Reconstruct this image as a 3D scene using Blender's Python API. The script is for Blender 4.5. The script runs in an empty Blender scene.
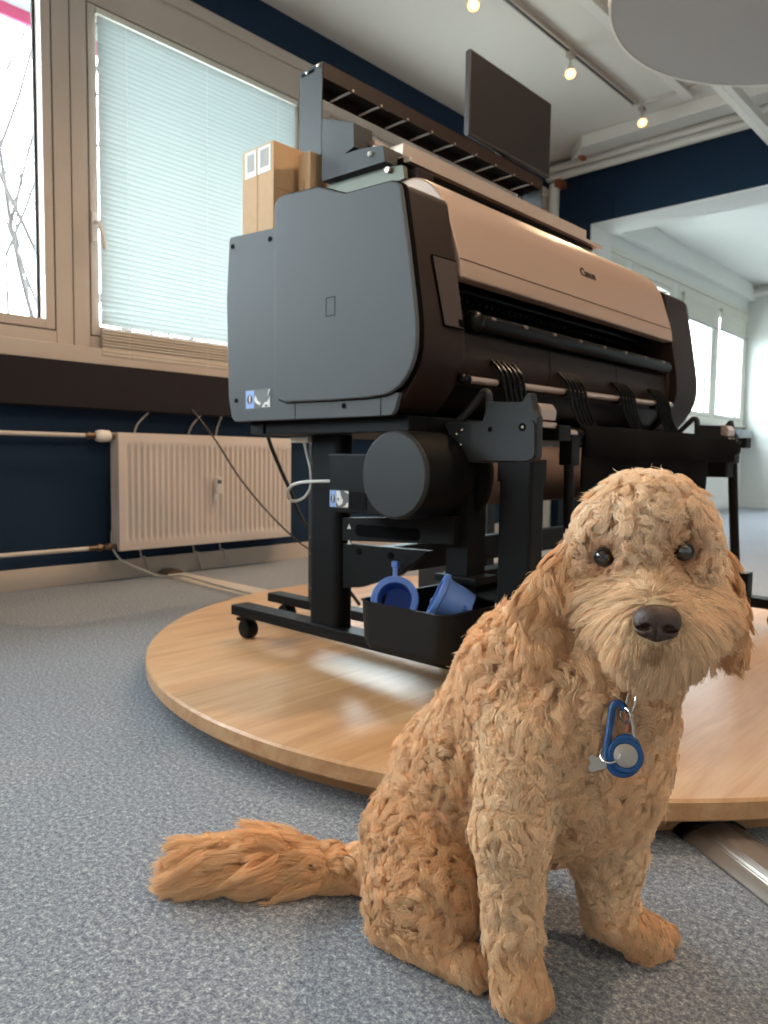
import bpy, bmesh, math, random
import numpy as np
from mathutils import Vector, Matrix

SC = bpy.context.scene
COL = SC.collection
PI = math.pi
random.seed(7)

# ------------------------------------------------------------------ helpers
class MB:
    """Collects shapes into one mesh object."""
    def __init__(self):
        self.bm = bmesh.new()

    def _merge(self, b2):
        me = bpy.data.meshes.new('tmp')
        b2.to_mesh(me); b2.free()
        self.bm.from_mesh(me)
        bpy.data.meshes.remove(me)
        return self

    def box(self, lo, hi, bev=0.0, seg=2, rot=None):
        b = bmesh.new()
        c = [(lo[i] + hi[i]) / 2 for i in range(3)]
        d = [abs(hi[i] - lo[i]) for i in range(3)]
        bmesh.ops.create_cube(b, size=1.0)
        bmesh.ops.scale(b, vec=d, verts=b.verts)
        if bev > 0:
            bmesh.ops.bevel(b, geom=list(b.edges), offset=min(bev, min(d) * 0.45), segments=seg, profile=0.5, affect='EDGES')
        if rot is not None:
            bmesh.ops.transform(b, matrix=rot.to_4x4(), verts=b.verts)
        bmesh.ops.translate(b, vec=c, verts=b.verts)
        return self._merge(b)

    def prism(self, poly, axis, a, b_, bev=0.0, seg=2):
        """poly: 2D outline; axis 'y' -> (x,z), 'x' -> (y,z), 'z' -> (x,y)."""
        b = bmesh.new()
        def P(p, t):
            return {'y': (p[0], t, p[1]), 'x': (t, p[0], p[1]), 'z': (p[0], p[1], t)}[axis]
        v0 = [b.verts.new(P(p, a)) for p in poly]
        v1 = [b.verts.new(P(p, b_)) for p in poly]
        n = len(poly)
        caps = [b.faces.new(v0), b.faces.new(v1[::-1])]
        for i in range(n):
            b.faces.new((v0[i], v1[i], v1[(i + 1) % n], v0[(i + 1) % n]))
        bmesh.ops.recalc_face_normals(b, faces=b.faces)
        if bev > 0:
            es = set(e for f in caps for e in f.edges)
            bmesh.ops.bevel(b, geom=list(es), offset=bev, segments=seg, profile=0.5, affect='EDGES')
        return self._merge(b)

    def cyl(self, p0, p1, r0, r1=None, n=24, bev=0.0):
        r1 = r0 if r1 is None else r1
        p0, p1 = Vector(p0), Vector(p1)
        L = (p1 - p0).length
        if bev > 0:
            prof = [(0, 0), (r0 - bev, 0), (r0 - bev * .3, bev * .3), (r0, bev), (r1, L - bev), (r1 - bev * .3, L - bev * .3), (r1 - bev, L), (0, L)]
        else:
            prof = [(0, 0), (r0, 0), (r1, L), (0, L)]
        return self.lathe(prof, p0, p1 - p0, n)

    def lathe(self, prof, p0, axis, n=32):
        b = bmesh.new()
        q = Vector((0, 0, 1)).rotation_difference(Vector(axis).normalized()).to_matrix()
        p0 = Vector(p0)
        rings = []
        for r, h in prof:
            if r < 1e-6:
                rings.append([b.verts.new(p0 + q @ Vector((0, 0, h)))])
            else:
                rings.append([b.verts.new(p0 + q @ Vector((r * math.cos(2 * PI * k / n), r * math.sin(2 * PI * k / n), h))) for k in range(n)])
        for A, B in zip(rings, rings[1:]):
            for k in range(n):
                k2 = (k + 1) % n
                if len(A) == 1 and len(B) == 1: continue
                if len(A) == 1: b.faces.new((A[0], B[k2], B[k]))
                elif len(B) == 1: b.faces.new((A[k], A[k2], B[0]))
                else: b.faces.new((A[k], A[k2], B[k2], B[k]))
        bmesh.ops.recalc_face_normals(b, faces=b.faces)
        return self._merge(b)

    def tube(self, pts, r, n=8, smooth=6, closed=False):
        P = [Vector(p) for p in pts]
        if smooth and len(P) > 2:
            Q = []
            m = len(P)
            rng = m if closed else m - 1
            for i in range(rng):
                a, b_, c, d = (P[(i - 1) % m], P[i], P[(i + 1) % m], P[(i + 2) % m]) if closed else (P[max(i - 1, 0)], P[i], P[i + 1], P[min(i + 2, m - 1)])
                for k in range(smooth):
                    t = k / smooth
                    Q.append(0.5 * ((2 * b_) + (-a + c) * t + (2 * a - 5 * b_ + 4 * c - d) * t * t + (-a + 3 * b_ - 3 * c + d) * t ** 3))
            if not closed: Q.append(P[-1])
            P = Q
        b = bmesh.new()
        m = len(P)
        up = Vector((0, 0, 1))
        t0 = (P[1] - P[0]).normalized()
        nrm = t0.cross(up) if abs(t0.dot(up)) < .95 else t0.cross(Vector((1, 0, 0)))
        nrm.normalize()
        rings = []
        for i in range(m):
            t = (P[(i + 1) % m] - P[i - 1]) if closed else (P[min(i + 1, m - 1)] - P[max(i - 1, 0)])
            t.normalize()
            nrm = (nrm - t * nrm.dot(t))
            nrm.normalize()
            bn = t.cross(nrm)
            rr = r(i / (m - 1)) if callable(r) else r
            rings.append([b.verts.new(P[i] + (nrm * math.cos(2 * PI * k / n) + bn * math.sin(2 * PI * k / n)) * rr) for k in range(n)])
        for i in range(m if closed else m - 1):
            A, B = rings[i], rings[(i + 1) % m]
            for k in range(n):
                b.faces.new((A[k], A[(k + 1) % n], B[(k + 1) % n], B[k]))
        if not closed:
            b.faces.new(rings[0][::-1]); b.faces.new(rings[-1])
        bmesh.ops.recalc_face_normals(b, faces=b.faces)
        return self._merge(b)

    def sphere(self, c, r, n=20, scale=(1, 1, 1), rot=None):
        b = bmesh.new()
        bmesh.ops.create_uvsphere(b, u_segments=n, v_segments=max(6, n // 2), radius=r)
        bmesh.ops.scale(b, vec=scale, verts=b.verts)
        if rot is not None:
            bmesh.ops.transform(b, matrix=rot.to_4x4(), verts=b.verts)
        bmesh.ops.translate(b, vec=c, verts=b.verts)
        return self._merge(b)

    def grid(self, fn, nu, nv):
        b = bmesh.new()
        V = [[b.verts.new(fn(i / nu, j / nv)) for j in range(nv + 1)] for i in range(nu + 1)]
        for i in range(nu):
            for j in range(nv):
                b.faces.new((V[i][j], V[i + 1][j], V[i + 1][j + 1], V[i][j + 1]))
        return self._merge(b)

    def build(self, name, mat, parent=None, angle=38):
        me = bpy.data.meshes.new(name)
        self.bm.to_mesh(me); self.bm.free()
        me.materials.append(mat)
        me.polygons.foreach_set('use_smooth', [True] * len(me.polygons))
        me.set_sharp_from_angle(angle=math.radians(angle))
        me.update()
        o = bpy.data.objects.new(name, me)
        COL.objects.link(o)
        wn = o.modifiers.new('weighted_normal', 'WEIGHTED_NORMAL'); wn.keep_sharp = True; wn.weight = 80
        if parent is not None: put(o, parent)
        return o

def build_each(mb, name, mat, parent=None):
    """every loose piece of the collected shapes becomes an object of its own"""
    bm = mb.bm
    bm.verts.ensure_lookup_table()
    seen = set(); out = []
    for v in bm.verts:
        if v in seen: continue
        isl = []; st = [v]; seen.add(v)
        while st:
            x = st.pop(); isl.append(x)
            for e in x.link_edges:
                y = e.other_vert(x)
                if y not in seen: seen.add(y); st.append(y)
        ids = {x: i for i, x in enumerate(isl)}
        fs = {f for x in isl for f in x.link_faces}
        me = bpy.data.meshes.new(name)
        me.from_pydata([tuple(x.co) for x in isl], [], [[ids[q] for q in f.verts] for f in fs])
        me.materials.append(mat)
        me.polygons.foreach_set('use_smooth', [True] * len(me.polygons))
        me.set_sharp_from_angle(angle=math.radians(38)); me.update()
        o = bpy.data.objects.new(name, me); COL.objects.link(o)
        if parent is not None: put(o, parent)
        out.append(o)
    bm.free()
    return out

def world_loc(o):
    v = Vector(o.location)
    while o.parent:
        o = o.parent; v = v + Vector(o.location)
    return v

def put(o, parent):
    """parent a part whose mesh is written in room coordinates"""
    o.parent = parent
    o.location = -world_loc(parent)

def tag(o, label=None, cat=None, group=None, kind=None):
    if label: o['label'] = label
    if cat: o['category'] = cat
    if group: o['group'] = group
    if kind: o['kind'] = kind
    return o

def thing(name, label, cat, loc=(0, 0, 0), group=None):
    o = bpy.data.objects.new(name, None)
    o.empty_display_size = 0.05
    COL.objects.link(o); o.location = loc
    return tag(o, label, cat, group)

def copy_tree(o, parent=None):
    c = o.copy(); COL.objects.link(c)
    if parent is not None: c.parent = parent
    for ch in list(o.children): copy_tree(ch, c)
    return c

def structure(o):
    o['kind'] = 'structure'; return o

def rounded(pts, radii, seg=5):
    """2D polygon with rounded corners."""
    out = []
    n = len(pts)
    for i in range(n):
        r = radii[i] if isinstance(radii, (list, tuple)) else radii
        p, a, c = Vector(pts[i]), Vector(pts[i - 1]), Vector(pts[(i + 1) % n])
        if r <= 0:
            out.append(tuple(p)); continue
        u, v = (a - p), (c - p)
        r_ = min(r, u.length * .48, v.length * .48)
        s, e = p + u.normalized() * r_, p + v.normalized() * r_
        for k in range(seg + 1):
            t = k / seg
            out.append(tuple((1 - t) ** 2 * s + 2 * t * (1 - t) * p + t * t * e))
    return out

# ------------------------------------------------------------------ materials
def srgb(r, g, b):
    f = lambda c: (c / 255) / 12.92 if c / 255 <= .04045 else ((c / 255 + .055) / 1.055) ** 2.4
    return (f(r), f(g), f(b), 1)

def new_mat(name):
    m = bpy.data.materials.new(name); m.use_nodes = True
    nt = m.node_tree
    return m, nt, nt.nodes['Principled BSDF']

def plain(name, col, rough=.5, metal=0.0, var=.06, scale=30, bump=0.0, bscale=200, spec=.5, coat=0.0):
    """base colour with a faint mottling and an optional fine bump"""
    m, nt, p = new_mat(name)
    N, L = nt.nodes, nt.links
    tc = N.new('ShaderNodeTexCoord')
    nz = N.new('ShaderNodeTexNoise'); nz.inputs['Scale'].default_value = scale; nz.inputs['Detail'].default_value = 3
    L.new(tc.outputs['Object'], nz.inputs['Vector'])
    mx = N.new('ShaderNodeMix'); mx.data_type = 'RGBA'
    mx.inputs['A'].default_value = tuple(c * (1 - var) for c in col[:3]) + (1,)
    mx.inputs['B'].default_value = tuple(min(1, c * (1 + var)) for c in col[:3]) + (1,)
    L.new(nz.outputs['Fac'], mx.inputs['Factor'])
    L.new(mx.outputs['Result'], p.inputs['Base Color'])
    p.inputs['Roughness'].default_value = rough
    p.inputs['Metallic'].default_value = metal
    p.inputs['Specular IOR Level'].default_value = spec
    p.inputs['Coat Weight'].default_value = coat
    if bump > 0:
        n2 = N.new('ShaderNodeTexNoise'); n2.inputs['Scale'].default_value = bscale; n2.inputs['Detail'].default_value = 2
        L.new(tc.outputs['Object'], n2.inputs['Vector'])
        bp = N.new('ShaderNodeBump'); bp.inputs['Strength'].default_value = bump; bp.inputs['Distance'].default_value = .002
        L.new(n2.outputs['Fac'], bp.inputs['Height']); L.new(bp.outputs['Normal'], p.inputs['Normal'])
    return m

def glow(name, col, strength):
    m, nt, p = new_mat(name)
    p.inputs['Base Color'].default_value = col
    p.inputs['Emission Color'].default_value = col
    p.inputs['Emission Strength'].default_value = strength
    return m

def carpet_mat():
    m, nt, p = new_mat('carpet')
    N, L = nt.nodes, nt.links
    tc = N.new('ShaderNodeTexCoord')
    a = N.new('ShaderNodeTexNoise'); a.inputs['Scale'].default_value = 280; a.inputs['Detail'].default_value = 4; a.inputs['Roughness'].default_value = .75
    b = N.new('ShaderNodeTexNoise'); b.inputs['Scale'].default_value = 120; b.inputs['Detail'].default_value = 3
    d = N.new('ShaderNodeTexNoise'); d.inputs['Scale'].default_value = 1.3; d.inputs['Detail'].default_value = 2
    for t in (a, b, d): L.new(tc.outputs['Object'], t.inputs['Vector'])
    r = N.new('ShaderNodeValToRGB')
    e = r.color_ramp.elements
    e[0].position = .36; e[0].color = (.072, .084, .112, 1)
    e[1].position = .64; e[1].color = (.61, .62, .635, 1)
    x = e.new(.46); x.color = (.170, .186, .222, 1)
    x = e.new(.54); x.color = (.290, .308, .338, 1)
    mm = N.new('ShaderNodeMath'); mm.operation = 'MULTIPLY_ADD'; mm.inputs[1].default_value = .62
    L.new(a.outputs['Fac'], mm.inputs[0])
    m2 = N.new('ShaderNodeMath'); m2.operation = 'MULTIPLY'; m2.inputs[1].default_value = .38
    L.new(b.outputs['Fac'], m2.inputs[0]); L.new(m2.outputs[0], mm.inputs[2])
    L.new(mm.outputs[0], r.inputs['Fac'])
    hs = N.new('ShaderNodeHueSaturation')
    mr = N.new('ShaderNodeMapRange'); mr.inputs['To Min'].default_value = .9; mr.inputs['To Max'].default_value = 1.1
    L.new(d.outputs['Fac'], mr.inputs['Value']); L.new(mr.outputs[0], hs.inputs['Value'])
    L.new(r.outputs['Color'], hs.inputs['Color']); L.new(hs.outputs['Color'], p.inputs['Base Color'])
    p.inputs['Roughness'].default_value = .95; p.inputs['Specular IOR Level'].default_value = .1
    p.inputs['Sheen Weight'].default_value = .15
    bp = N.new('ShaderNodeBump'); bp.inputs['Strength'].default_value = .6; bp.inputs['Distance'].default_value = .004
    L.new(mm.outputs[0], bp.inputs['Height']); L.new(bp.outputs['Normal'], p.inputs['Normal'])
    return m

def wood_mat(name, c0, c1, c2, rough=.38):
    m, nt, p = new_mat(name)
    N, L = nt.nodes, nt.links
    tc = N.new('ShaderNodeTexCoord')
    mp = N.new('ShaderNodeMapping')
    mp.inputs['Rotation'].default_value = (0, 0, math.radians(-8))
    mp.inputs['Scale'].default_value = (9, .9, 9)
    L.new(tc.outputs['Object'], mp.inputs['Vector'])
    a = N.new('ShaderNodeTexNoise'); a.inputs['Scale'].default_value = 2.2; a.inputs['Detail'].default_value = 8; a.inputs['Roughness'].default_value = .62; a.inputs['Distortion'].default_value = .9
    L.new(mp.outputs['Vector'], a.inputs['Vector'])
    mp2 = N.new('ShaderNodeMapping'); mp2.inputs['Rotation'].default_value = (0, 0, math.radians(-8)); mp2.inputs['Scale'].default_value = (60, 2.2, 60)
    L.new(tc.outputs['Object'], mp2.inputs['Vector'])
    b = N.new('ShaderNodeTexNoise'); b.inputs['Scale'].default_value = 4; b.inputs['Detail'].default_value = 3
    L.new(mp2.outputs['Vector'], b.inputs['Vector'])
    big = N.new('ShaderNodeTexNoise'); big.inputs['Scale'].default_value = 3.0; big.inputs['Detail'].default_value = 2
    mp3 = N.new('ShaderNodeMapping'); mp3.inputs['Rotation'].default_value = (0, 0, math.radians(-8)); mp3.inputs['Scale'].default_value = (2.2, .8, 2)
    L.new(tc.outputs['Object'], mp3.inputs['Vector']); L.new(mp3.outputs['Vector'], big.inputs['Vector'])
    r = N.new('ShaderNodeValToRGB'); e = r.color_ramp.elements
    e[0].position = .30; e[0].color = c0
    e[1].position = .70; e[1].color = c2
    x = e.new(.5); x.color = c1
    s = N.new('ShaderNodeMath'); s.operation = 'MULTIPLY_ADD'; s.inputs[1].default_value = .55
    L.new(a.outputs['Fac'], s.inputs[0])
    s2 = N.new('ShaderNodeMath'); s2.operation = 'MULTIPLY_ADD'; s2.inputs[1].default_value = .15
    L.new(b.outputs['Fac'], s2.inputs[0])
    s3 = N.new('ShaderNodeMath'); s3.operation = 'MULTIPLY'; s3.inputs[1].default_value = .30
    L.new(big.outputs['Fac'], s3.inputs[0]); L.new(s3.outputs[0], s2.inputs[2])
    L.new(s2.outputs[0], s.inputs[2])
    L.new(s.outputs[0], r.inputs['Fac']); L.new(r.outputs['Color'], p.inputs['Base Color'])
    p.inputs['Roughness'].default_value = rough
    bp = N.new('ShaderNodeBump'); bp.inputs['Strength'].default_value = .12; bp.inputs['Distance'].default_value = .001
    L.new(b.outputs['Fac'], bp.inputs['Height']); L.new(bp.outputs['Normal'], p.inputs['Normal'])
    return m

def glass_mat():
    m, nt, p = new_mat('window_glass')
    N, L = nt.nodes, nt.links
    N.remove(p)
    t = N.new('ShaderNodeBsdfTransparent'); t.inputs['Color'].default_value = (.93, .97, .97, 1)
    g = N.new('ShaderNodeBsdfGlossy'); g.inputs['Roughness'].default_value = .02
    fr = N.new('ShaderNodeFresnel'); fr.inputs['IOR'].default_value = 1.3
    mx = N.new('ShaderNodeMixShader')
    ge = N.new('ShaderNodeNewGeometry'); iv = N.new('ShaderNodeMath'); iv.operation = 'SUBTRACT'; iv.inputs[0].default_value = 1
    L.new(ge.outputs['Backfacing'], iv.inputs[1]); ml = N.new('ShaderNodeMath'); ml.operation = 'MULTIPLY'
    L.new(iv.outputs[0], ml.inputs[0]); L.new(fr.outputs[0], ml.inputs[1])
    L.new(ml.outputs[0], mx.inputs[0]); L.new(t.outputs[0], mx.inputs[1]); L.new(g.outputs[0], mx.inputs[2])
    L.new(mx.outputs[0], N['Material Output'].inputs['Surface'])
    return m

def slat_mat():
    m, nt, p = new_mat('blind_slat')
    N, L = nt.nodes, nt.links
    N.remove(p)
    d = N.new('ShaderNodeBsdfDiffuse'); d.inputs['Color'].default_value = (.70, .73, .72, 1)
    t = N.new('ShaderNodeBsdfTranslucent'); t.inputs['Color'].default_value = (.145, .175, .172, 1)
    nz = N.new('ShaderNodeTexNoise'); nz.inputs['Scale'].default_value = 4
    mr = N.new('ShaderNodeMapRange'); mr.inputs['To Min'].default_value = .38; mr.inputs['To Max'].default_value = .46
    L.new(nz.outputs['Fac'], mr.inputs['Value'])
    mx = N.new('ShaderNodeMixShader')
    L.new(mr.outputs[0], mx.inputs[0]); L.new(d.outputs[0], mx.inputs[1]); L.new(t.outputs[0], mx.inputs[2])
    L.new(mx.outputs[0], N['Material Output'].inputs['Surface'])
    return m

M = dict(
    carpet=carpet_mat(),
    navy=plain('navy_paint', srgb(24, 43, 64), .8, spec=.2, var=.05, scale=4, bump=.15, bscale=160),
    white_wall=plain('white_paint', srgb(226, 226, 222), .8, var=.02, scale=3, bump=.1, bscale=160),
    ceiling=plain('ceiling_paint', srgb(212, 206, 197), .9, var=.02, scale=2),
    frame=plain('window_frame_paint', srgb(188, 173, 162), .45, var=.03, scale=8),
    frame_white=plain('white_window_frame', srgb(218, 214, 202), .45, var=.02, scale=8),
    gasket=plain('window_gasket', srgb(46, 44, 42), .6),
    alu=plain('window_spacer', srgb(150, 152, 152), .4, metal=.6),
    glass=glass_mat(), slat=slat_mat(),
    slat_stack=plain('blind_stack', srgb(190, 178, 166), .5),
    duct=plain('dark_duct', srgb(40, 36, 39), .7, spec=.12, var=.05, scale=6),
    skirting=plain('skirting_paint', srgb(196, 180, 168), .5, var=.03, scale=5),
    radiator=plain('radiator_enamel', srgb(226, 208, 197), .35, var=.02, scale=6),
    white_plastic=plain('white_plastic', srgb(226, 218, 212), .4, var=.02),
    brass=plain('valve_metal', srgb(120, 100, 84), .35, metal=.8),
    pipe=plain('painted_pipe', srgb(196, 186, 178), .45, var=.05),
    wood=wood_mat('oak_laminate', srgb(166, 118, 76), srgb(196, 150, 107), srgb(216, 178, 138), .38),
    plinth=wood_mat('oak_edge', srgb(150, 104, 66), srgb(172, 126, 86), srgb(190, 146, 104), .5),
    cable_dark=plain('dark_cable', srgb(58, 50, 46), .5),
    cable_black=plain('black_cable', srgb(16, 16, 17), .4),
    cable_white=plain('pale_cable', srgb(190, 186, 182), .45),
    cable_yellow=plain('yellow_cable', srgb(196, 160, 60), .45),
    body_daylit=plain('printer_plastic_daylit', srgb(86, 87, 90), .62, spec=.2, var=.03, scale=12, bump=.12, bscale=900),  # daylit copy of the charcoal plastic; window light put into its grey
    body_warm_dim=plain('printer_plastic_warm_dim', srgb(40, 27, 21), .5, spec=.2, var=.04, scale=12, bump=.12, bscale=900),  # same plastic on the front, its warm dim light put into the colour
    black=plain('black_plastic', srgb(12, 12, 12), .55, spec=.18, var=.1, scale=20),
    black_metal=plain('black_powder_coat', srgb(15, 15, 16), .5, spec=.16, var=.08, scale=20, bump=.1, bscale=900),
    black_gloss=plain('glossy_black_plastic', srgb(10, 9, 8), .32, spec=.2, var=.05),
    grey_metal=plain('grey_powder_coat', srgb(44, 45, 47), .5, spec=.3, var=.05, bump=.1, bscale=900),
    cover=plain('pale_metallic_cover', srgb(166, 140, 124), .42, metal=.15, var=.04, scale=150, bump=.06, bscale=700),
    seam=plain('seam_black', srgb(6, 6, 7), .8, spec=.05),
    chrome=plain('chrome', srgb(200, 196, 190), .2, metal=1.0),
    flap=plain('front_flap_plastic', srgb(66, 54, 48), .45, spec=.4),
    glint=plain('glint_plastic', srgb(120, 100, 92), .3),  # pale tone painting the glints on the feed bar
    rod=plain('rose_metal_rod', srgb(214, 190, 178), .3, metal=.7),
    paper=plain('paper_roll', srgb(112, 90, 80), .7),
    cloth=plain('black_basket_cloth', srgb(11, 10, 10), .95, spec=.1, var=.2, scale=60, bump=.4, bscale=400),
    bin=plain('black_bin', srgb(13, 12, 12), .55, spec=.3, bump=.2, bscale=500),
    blue_part=plain('blue_plastic', srgb(100, 134, 204), .35, var=.05),
    blue_inner=plain('deep_blue_plastic', srgb(52, 92, 178), .4),
    cardboard=plain('cardboard', srgb(196, 160, 122), .85, var=.06, scale=40),
    cardboard_side=plain('cardboard_edge', srgb(170, 122, 86), .85, var=.06, scale=40),
    label_white=plain('paper_label', srgb(222, 218, 212), .6),
    label_grey=plain('sticker_grey', srgb(92, 90, 88), .5),
    label_blue=plain('sticker_blue', srgb(136, 164, 220), .5),
    ink=plain('print_black', srgb(24, 22, 22), .6),
    screen=plain('monitor_screen', srgb(32, 29, 30), .6, spec=.2, var=.02),
    bezel=plain('monitor_bezel', srgb(44, 37, 36), .4),
    steel=plain('brushed_steel', srgb(168, 158, 150), .42, metal=.75, var=.08, scale=60),
    warm_alu=plain('scanner_aluminium', srgb(206, 184, 168), .35, metal=.55),
    base_metal=plain('galvanised_steel', srgb(78, 80, 70), .4, metal=.4, var=.15, scale=15),
    pipe_white=plain('white_pipe', srgb(218, 212, 204), .5, var=.03),
    copper=plain('rusty_bracket', srgb(150, 84, 56), .6),
    track=plain('track_rail', srgb(176, 162, 150), .45),
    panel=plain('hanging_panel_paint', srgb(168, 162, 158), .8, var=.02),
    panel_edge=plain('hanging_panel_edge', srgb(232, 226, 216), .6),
    bulb=glow('warm_bulb', (1.0, .60, .22, 1), 1.6),
    bark=plain('tree_bark', srgb(64, 57, 55), .9),
    red=plain('red_fascia', srgb(205, 80, 118), .6),
    soffit=plain('grey_soffit', srgb(150, 150, 150), .8),
    grey_box=plain('grey_wall_box', srgb(142, 150, 156), .5),
    ground=plain('outside_paving', srgb(150, 150, 146), .9, scale=1),
    facade=plain('pale_render_facade', srgb(214, 216, 216), .85, scale=1),
)
SKY, EXPO, LAMP_W = 8.5, 1.45, 42.0
WARM = (1, .72, .47)
UNSEEN_LAMPS = [(-.1, 2.4, 3.1, -1.0, 2.1, .8, 55, WARM), (1.4, .6, 3.1, -.2, .9, .3, 30, WARM), (-1.6, -.6, 3.1, -1.2, 0, 0, 12, WARM),
              (-1.0, 8.0, 3.0, -1.0, 8.2, 0, 60, (1, .93, .84)), (-.2, 9.6, 2.9, -1.2, 8.6, 0, 15, (1, .93, .84))]
# ------------------------------------------------------------------ the room
W = -3.557          # inner face of the window wall
CEIL = 3.22
YB = 5.95           # front face of the navy back wall
YB2 = 6.31          # rear face of it
YF = 11.36          # end wall of the room beyond
XR, YN = 3.2, -3.6  # the two walls behind the camera

structure(MB().box((W - .5, YN - .3, -.12), (XR + .3, YF + .3, 0)).build('floor', M['carpet']))
structure(MB().box((W - .35, YN - .3, CEIL), (XR + .3, YB2, CEIL + .2)).build('ceiling', M['ceiling']))
structure(MB().box((W - .35, YB2, 3.12), (XR + .3, YF + .3, 3.42)).build('ceiling_beyond', M['white_wall']))

# window wall: openings between piers
WINS = [(-3.10, -1.60), (-1.50, .02), (.15, 1.63), (1.63, 3.11), (3.20, 4.68)]
FAR = [(6.55, 7.50), (7.62, 8.72), (8.85, 10.10), (10.10, 11.30)]
ZB, ZT = 1.15, 2.93
OUT = W - .30
w = MB()
w.box((OUT, YN, 0), (W, YB, ZB)); w.box((OUT, YN, ZT), (W, YB, CEIL))
ys = [YN] + [v for a in ((-3.10, -1.60), (-1.50, .02), (.15, 3.11), (3.20, 4.68)) for v in a] + [YB]
for a, b in zip(ys[0::2], ys[1::2]): w.box((OUT, a, ZB), (W, b, ZT))
structure(w.build('wall_left', M['navy']))
w = MB()
OUT2 = W - .10
w.box((OUT2, YB, 0), (W, YF + .3, 1.17)); w.box((OUT2, YB, 2.72), (W, YF + .3, 3.12))
for a, b in ((YB, 6.55), (7.50, 7.62), (8.72, 8.85), (11.30, YF + .3)): w.box((OUT2, a, 1.17), (W, b, 2.72))
structure(w.build('wall_left_beyond', M['white_wall']))
# cream band over the windows and round them
t = MB()
t.box((W, YN, 2.935), (W + .025, YB, 3.0), .004)
t.box((W, YN, 2.78), (W + .008, YB, 2.935))
for a, b in zip(ys[0::2], ys[1::2]): t.box((W, a, 1.15), (W + .008, b, 2.78))
structure(t.build('trim_1', M['frame']))
structure(MB().box((W - .06, 1.6285, 1.152), (W + .0055, 1.6325, 2.86)).build('trim_6', M['gasket']))
t = MB()
t.box((W, YN, 1.068), (W + .040, YB, 1.148), .004)
structure(t.build('trim_2', M['frame']))
structure(MB().box((W, YN, .852), (W + .085, YB, 1.066), .004).build('trim_3', M['duct']))
structure(MB().box((W, YN, 0), (W + .016, YB, .098), .004).build('baseboard_left', M['skirting']))

# back wall with the wide opening
OX, OZ = -3.165, 2.648
w = MB()
w.box((W, YB, 0), (OX, YB2, CEIL)); w.box((OX, YB, OZ), (1.6, YB2, CEIL)); w.box((1.6, YB, 0), (XR, YB2, CEIL))
structure(w.build('wall_back', M['navy']))
t = MB()                                   # white lining of the opening
t.box((OX, YB - .004, 0), (OX + .012, YB2 + .004, OZ)); t.box((OX, YB - .004, OZ - .012), (1.6, YB2 + .004, OZ))
t.box((1.588, YB - .004, 0), (1.6, YB2 + .004, OZ))
structure(t.build('trim_4', M['white_wall']))
structure(MB().box((W, YF, 0), (XR + .3, YF + .3, 3.12)).build('wall_far', M['white_wall']))
structure(MB().box((W, YF - .016, 0), (XR, YF, .10), .004).build('baseboard_far', M['white_wall']))
structure(MB().box((W, YB2, 0), (W + .016, YF, .10), .004).build('baseboard_left_beyond', M['white_wall']))
structure(MB().box((W, YB2, 2.725), (W + .022, YF, 2.775), .003).build('trim_7', M['frame_white']))
structure(MB().box((W, YB2, 2.90), (W + .10, YF, 3.12), .004).build('trim_8', M['white_wall']))
structure(MB().box((W, YB2, 1.13), (W + .05, YF, 1.165), .003).build('trim_9', M['frame_white']))
structure(MB().box((XR, YN, 0), (XR + .3, YF, CEIL)).build('wall_right', M['white_wall']))
structure(MB().box((W - .3, YN - .3, 0), (XR + .3, YN, CEIL)).build('wall_front', M['white_wall']))

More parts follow.
